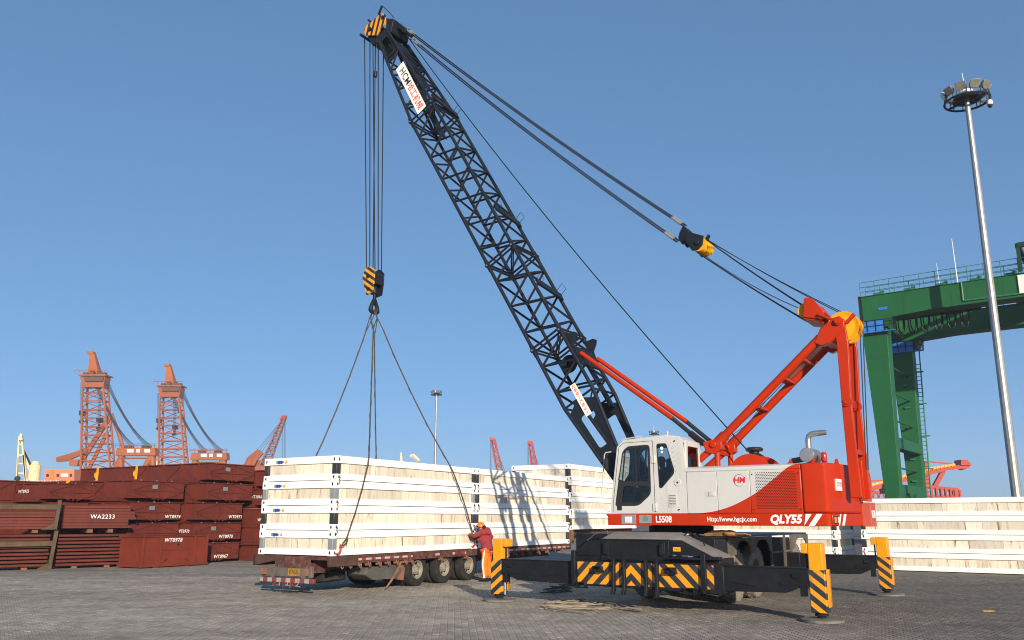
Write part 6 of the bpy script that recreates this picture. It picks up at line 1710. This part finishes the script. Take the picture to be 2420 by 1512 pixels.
m = MB(); m.box(-.46,-.25,-.7,.1,zb-.7,zt+.1); m.build('cable_bundle', M_plastic, gc)
m = MB(); m.tube((6.4,-.80,zt),(6.4,-.80,zb+.3),.06,n=6); m.tube((6.4,-.80,zb+.3),(14,-.80,zb+.18),.06,n=6); m.build('conduit', M_greenl, gc)
m = MB(); m.tube((6.2,-.9,zt),(6.15,-.9,zt+3.2),.04,.02,n=6); m.tube((4.9,.2,zt),(4.85,.2,zt+1.9),.03,.015,n=6); m.build('aerial', M_shipw, gc)
m = MB(); m.box(9.75,11.2,-.86,-.76,zb+.25,zt-.1); m.build('white_sign', M_shipw, gc)
m = MB(); m.box(.9,1.5,-.79,-.755,zb+.45,zb+.65); m.build('small_plate', M_blue, gc)
m = MB()
for x in (10.0,13.5):
    for y in (-1.0, GB+1): m.bar((x,y,zt+.1),(x,y,zt+1.9),.22)
m.bar((10.0,-1,zt+1.9),(10.0,GB+1,zt+1.9),.3); m.bar((10.0,-1,zt+1.9),(13.5,-1,zt+1.9),.3); m.box(10.4,13.4,-.4,GB+.4,zt+.2,zt+1.6); m.build('trolley', surf('trolley_dark_green',(.008,.045,.018),.5), gc)
for y in (0, GB):
    m = MB(); m.box(23.5,25.5,y-.6,y+.6,0,zb); m.build('leg', M_green, gc)
for y in (-.2, 1.6, GB-1.6, GB+.2):
    m = MB(); m.lathe([(.05,-.2),(.35,-.2),(.42,-.1),(.42,.1),(.35,.2),(.05,.2)], (.1,y,.42), (1,0,0) if False else (0,0,1) if False else (1,0,0), 16); m.build('wheel', M_boom, gc, smooth=True)
for x in np.arange(2.6, 25, 3.1):      # plate joints of the near girder
    m = MB(); m.box(x,x+.035,-.762,-.748,zb+.12,zt-.02); m.build('plate_joint', M_green, gc)
for y, zs in ((0,(5.0,7.9,10.6,13.1)),(GB,(5.6,8.6,11.6,13.9))):
    for z_ in zs:
        f_ = (z_-1.2)/(zb-.85-1.2); yb_ = y + (.15 if y == 0 else -.15)*(1-f_); hy = .42+.20*f_
        m = MB(); m.box(((.14-.54*f_) if y == 0 else (-.19-.45*f_))+.01, ((1.03+.27*f_) if y == 0 else (.80+.22*f_))-.01, yb_-hy-.012, yb_-hy+.01, z_, z_+.04); m.build('plate_joint', M_green, gc)
for z_ in (4.6,6.3,8.8,10.4,12.2):
    f_ = (z_-1.2)/(zb-.85-1.2)
    m = MB(); m.box(.1,.45,GB-.15*(1-f_)-.42-.20*f_-.16, GB-.15*(1-f_)-.40-.20*f_, z_, z_+.12); m.build('cable_clip', M_greenl, gc)
# red ship loader conveyor behind the gantry leg
t = thing('ship_loader', 'red ship loader conveyor with yellow walkway behind the gantry leg', 'ship loader'); Y = 190
def q(x, y, d=0): return at(x, y, Y) + Vector((0,d,0))
m = MB(); m.bar(q(2050,1156), q(2190,1117), 2.2, 1.1); m.bar(q(2190,1117), q(2225,1108), 2.2, 1.1); m.bar(q(2225,1108), q(2285,1101), 2.2, .9); m.bar(q(2050,1136), q(2105,1136), .2, .3); m.build('conveyor_boom', M_fred, t)
m = MB(); m.bar(q(2052,1147,-1.2), q(2190,1108,-1.2), .1, .5); m.bar(q(2190,1108,-1.2), q(2250,1098,-1.2), .1, .45)
for k in range(22): m.bar(q(2054+k*9,1151-k*2.35 if k < 16 else 1113-(k-15)*1.5,-1.3), q(2054+k*9,1142-k*2.35 if k < 16 else 1104-(k-15)*1.5,-1.3), .12)
m.build('walkway', M_yel2, t)
m = MB(); m.hexa([q(2262,1100,-1.5), q(2288,1100,-1.5), q(2288,1100,1.5), q(2262,1100,1.5), q(2262,1087,-1.5), q(2277,1087,-1.5), q(2277,1087,1.5), q(2262,1087,1.5)]); m.hexa([q(2270,1110,-1), q(2276,1110,-1), q(2276,1110,1), q(2270,1110,1), q(2265,1102,-1), q(2280,1102,-1), q(2280,1102,1), q(2265,1102,1)]); m.build('discharge_head', M_fred, t)
m = MB(); m.bar(q(2187,1150), q(2187,1090), .7, .7); m.bar(q(2187,1090), q(2252,1096), .25, .3); m.bar(q(2178,1098), q(2187,1090), .3, .3); m.bar(q(2206,1152), q(2228,1112), .9, .9); m.bar(q(2192,1152), q(2190,1118), .5, .5); m.bar(q(2110,1150), q(2130,1128), .6, .6); m.build('support_frame', M_fred, t)
m = MB(); m.bar(q(2172,1148), q(2262,1157), 1.2, .7); m.bar(q(2172,1172), q(2266,1173), 1.0, .5)
for k in range(9): m.bar(q(2175+k*11,1149+k*1,-.5), q(2177+k*11,1172,-.5), .7, .4)
for x in (2180,2255): m.bar(q(x,1160), at(x,1228,Y), 1.2, 1.2)
m.build('gantry_truss', M_fred, t)
m = MB(); m.bar(q(2050,1163), q(2110,1163), .6, .6)
for k in range(4): m.bar(q(2056+k*14,1163), q(2068+k*14,1182), .25, .25); m.bar(q(2068+k*14,1163), q(2056+k*14,1182), .25, .25)
for x in (2055,2105): m.bar(q(x,1160), at(x,1228,Y), .8, .8)
m.build('lower_truss', M_fred, t)
m = MB(); m.hexa([q(2081,1161,-2), q(2110,1161,-2), q(2110,1161,1), q(2081,1161,1), q(2081,1144,-2), q(2110,1144,-2), q(2110,1144,1), q(2081,1144,1)]); cb_ = m.build('control_cabin', M_blue, t)
m = MB(); m.hexa([q(2087,1157,-2.1), q(2093,1157,-2.1), q(2093,1157,-1.9), q(2087,1157,-1.9), q(2087,1151,-2.1), q(2093,1151,-2.1), q(2093,1151,-1.9), q(2087,1151,-1.9)]); m.build('window', M_shipw, cb_)

# ------------------------------------------------------------------ sea haze over the whole yard
hz_ = MB(); hz_.box(-950,950,-170,1050,-1.2,72)
hm = bpy.data.materials.new('haze_air'); hm.use_nodes = True; ht_ = hm.node_tree; ht_.nodes.clear()
pv = N(ht_, 'ShaderNodeVolumePrincipled'); pv.inputs['Color'].default_value = (.80,.86,.95,1); pv.inputs['Density'].default_value = .00042; pv.inputs['Anisotropy'].default_value = 0.0
ho_ = N(ht_, 'ShaderNodeOutputMaterial'); ht_.links.new(pv.outputs[0], ho_.inputs['Volume'])
tag(hz_.build('haze', hm), 'thin pale sea haze over the whole yard', 'haze', kind='stuff')
# ================================================================== finish: writing to meshes, never deeper than three levels
bpy.context.view_layer.update()
dg = bpy.context.evaluated_depsgraph_get()
for o in TEXTS:
    me = bpy.data.meshes.new_from_object(o.evaluated_get(dg))
    me.name = o.name
    if '\n' not in o.data.body:            # keep sharp glyph tips inside the letter height
        lim = .52 * o.data.size
        for v in me.vertices: v.co.y = max(-lim, min(lim, v.co.y))
    nm = o.name; n = bpy.data.objects.new('t', me)
    col.objects.link(n)
    n.parent = o.parent; n.matrix_local = o.matrix_local.copy()
    for k in o.keys():
        if k in ('label', 'category', 'group', 'kind'): n[k] = o[k]
    bpy.data.objects.remove(o)
    n.name = nm
def depth(o):
    d = 0
    while o.parent is not None: o = o.parent; d += 1
    return d
bpy.context.view_layer.update()
for o in list(col.objects):
    while depth(o) > 2:
        mw = o.matrix_world.copy(); o.parent = o.parent.parent
        o.matrix_parent_inverse = Matrix(); bpy.context.view_layer.update() if False else None
        o.matrix_local = o.parent.matrix_world.inverted() @ mw
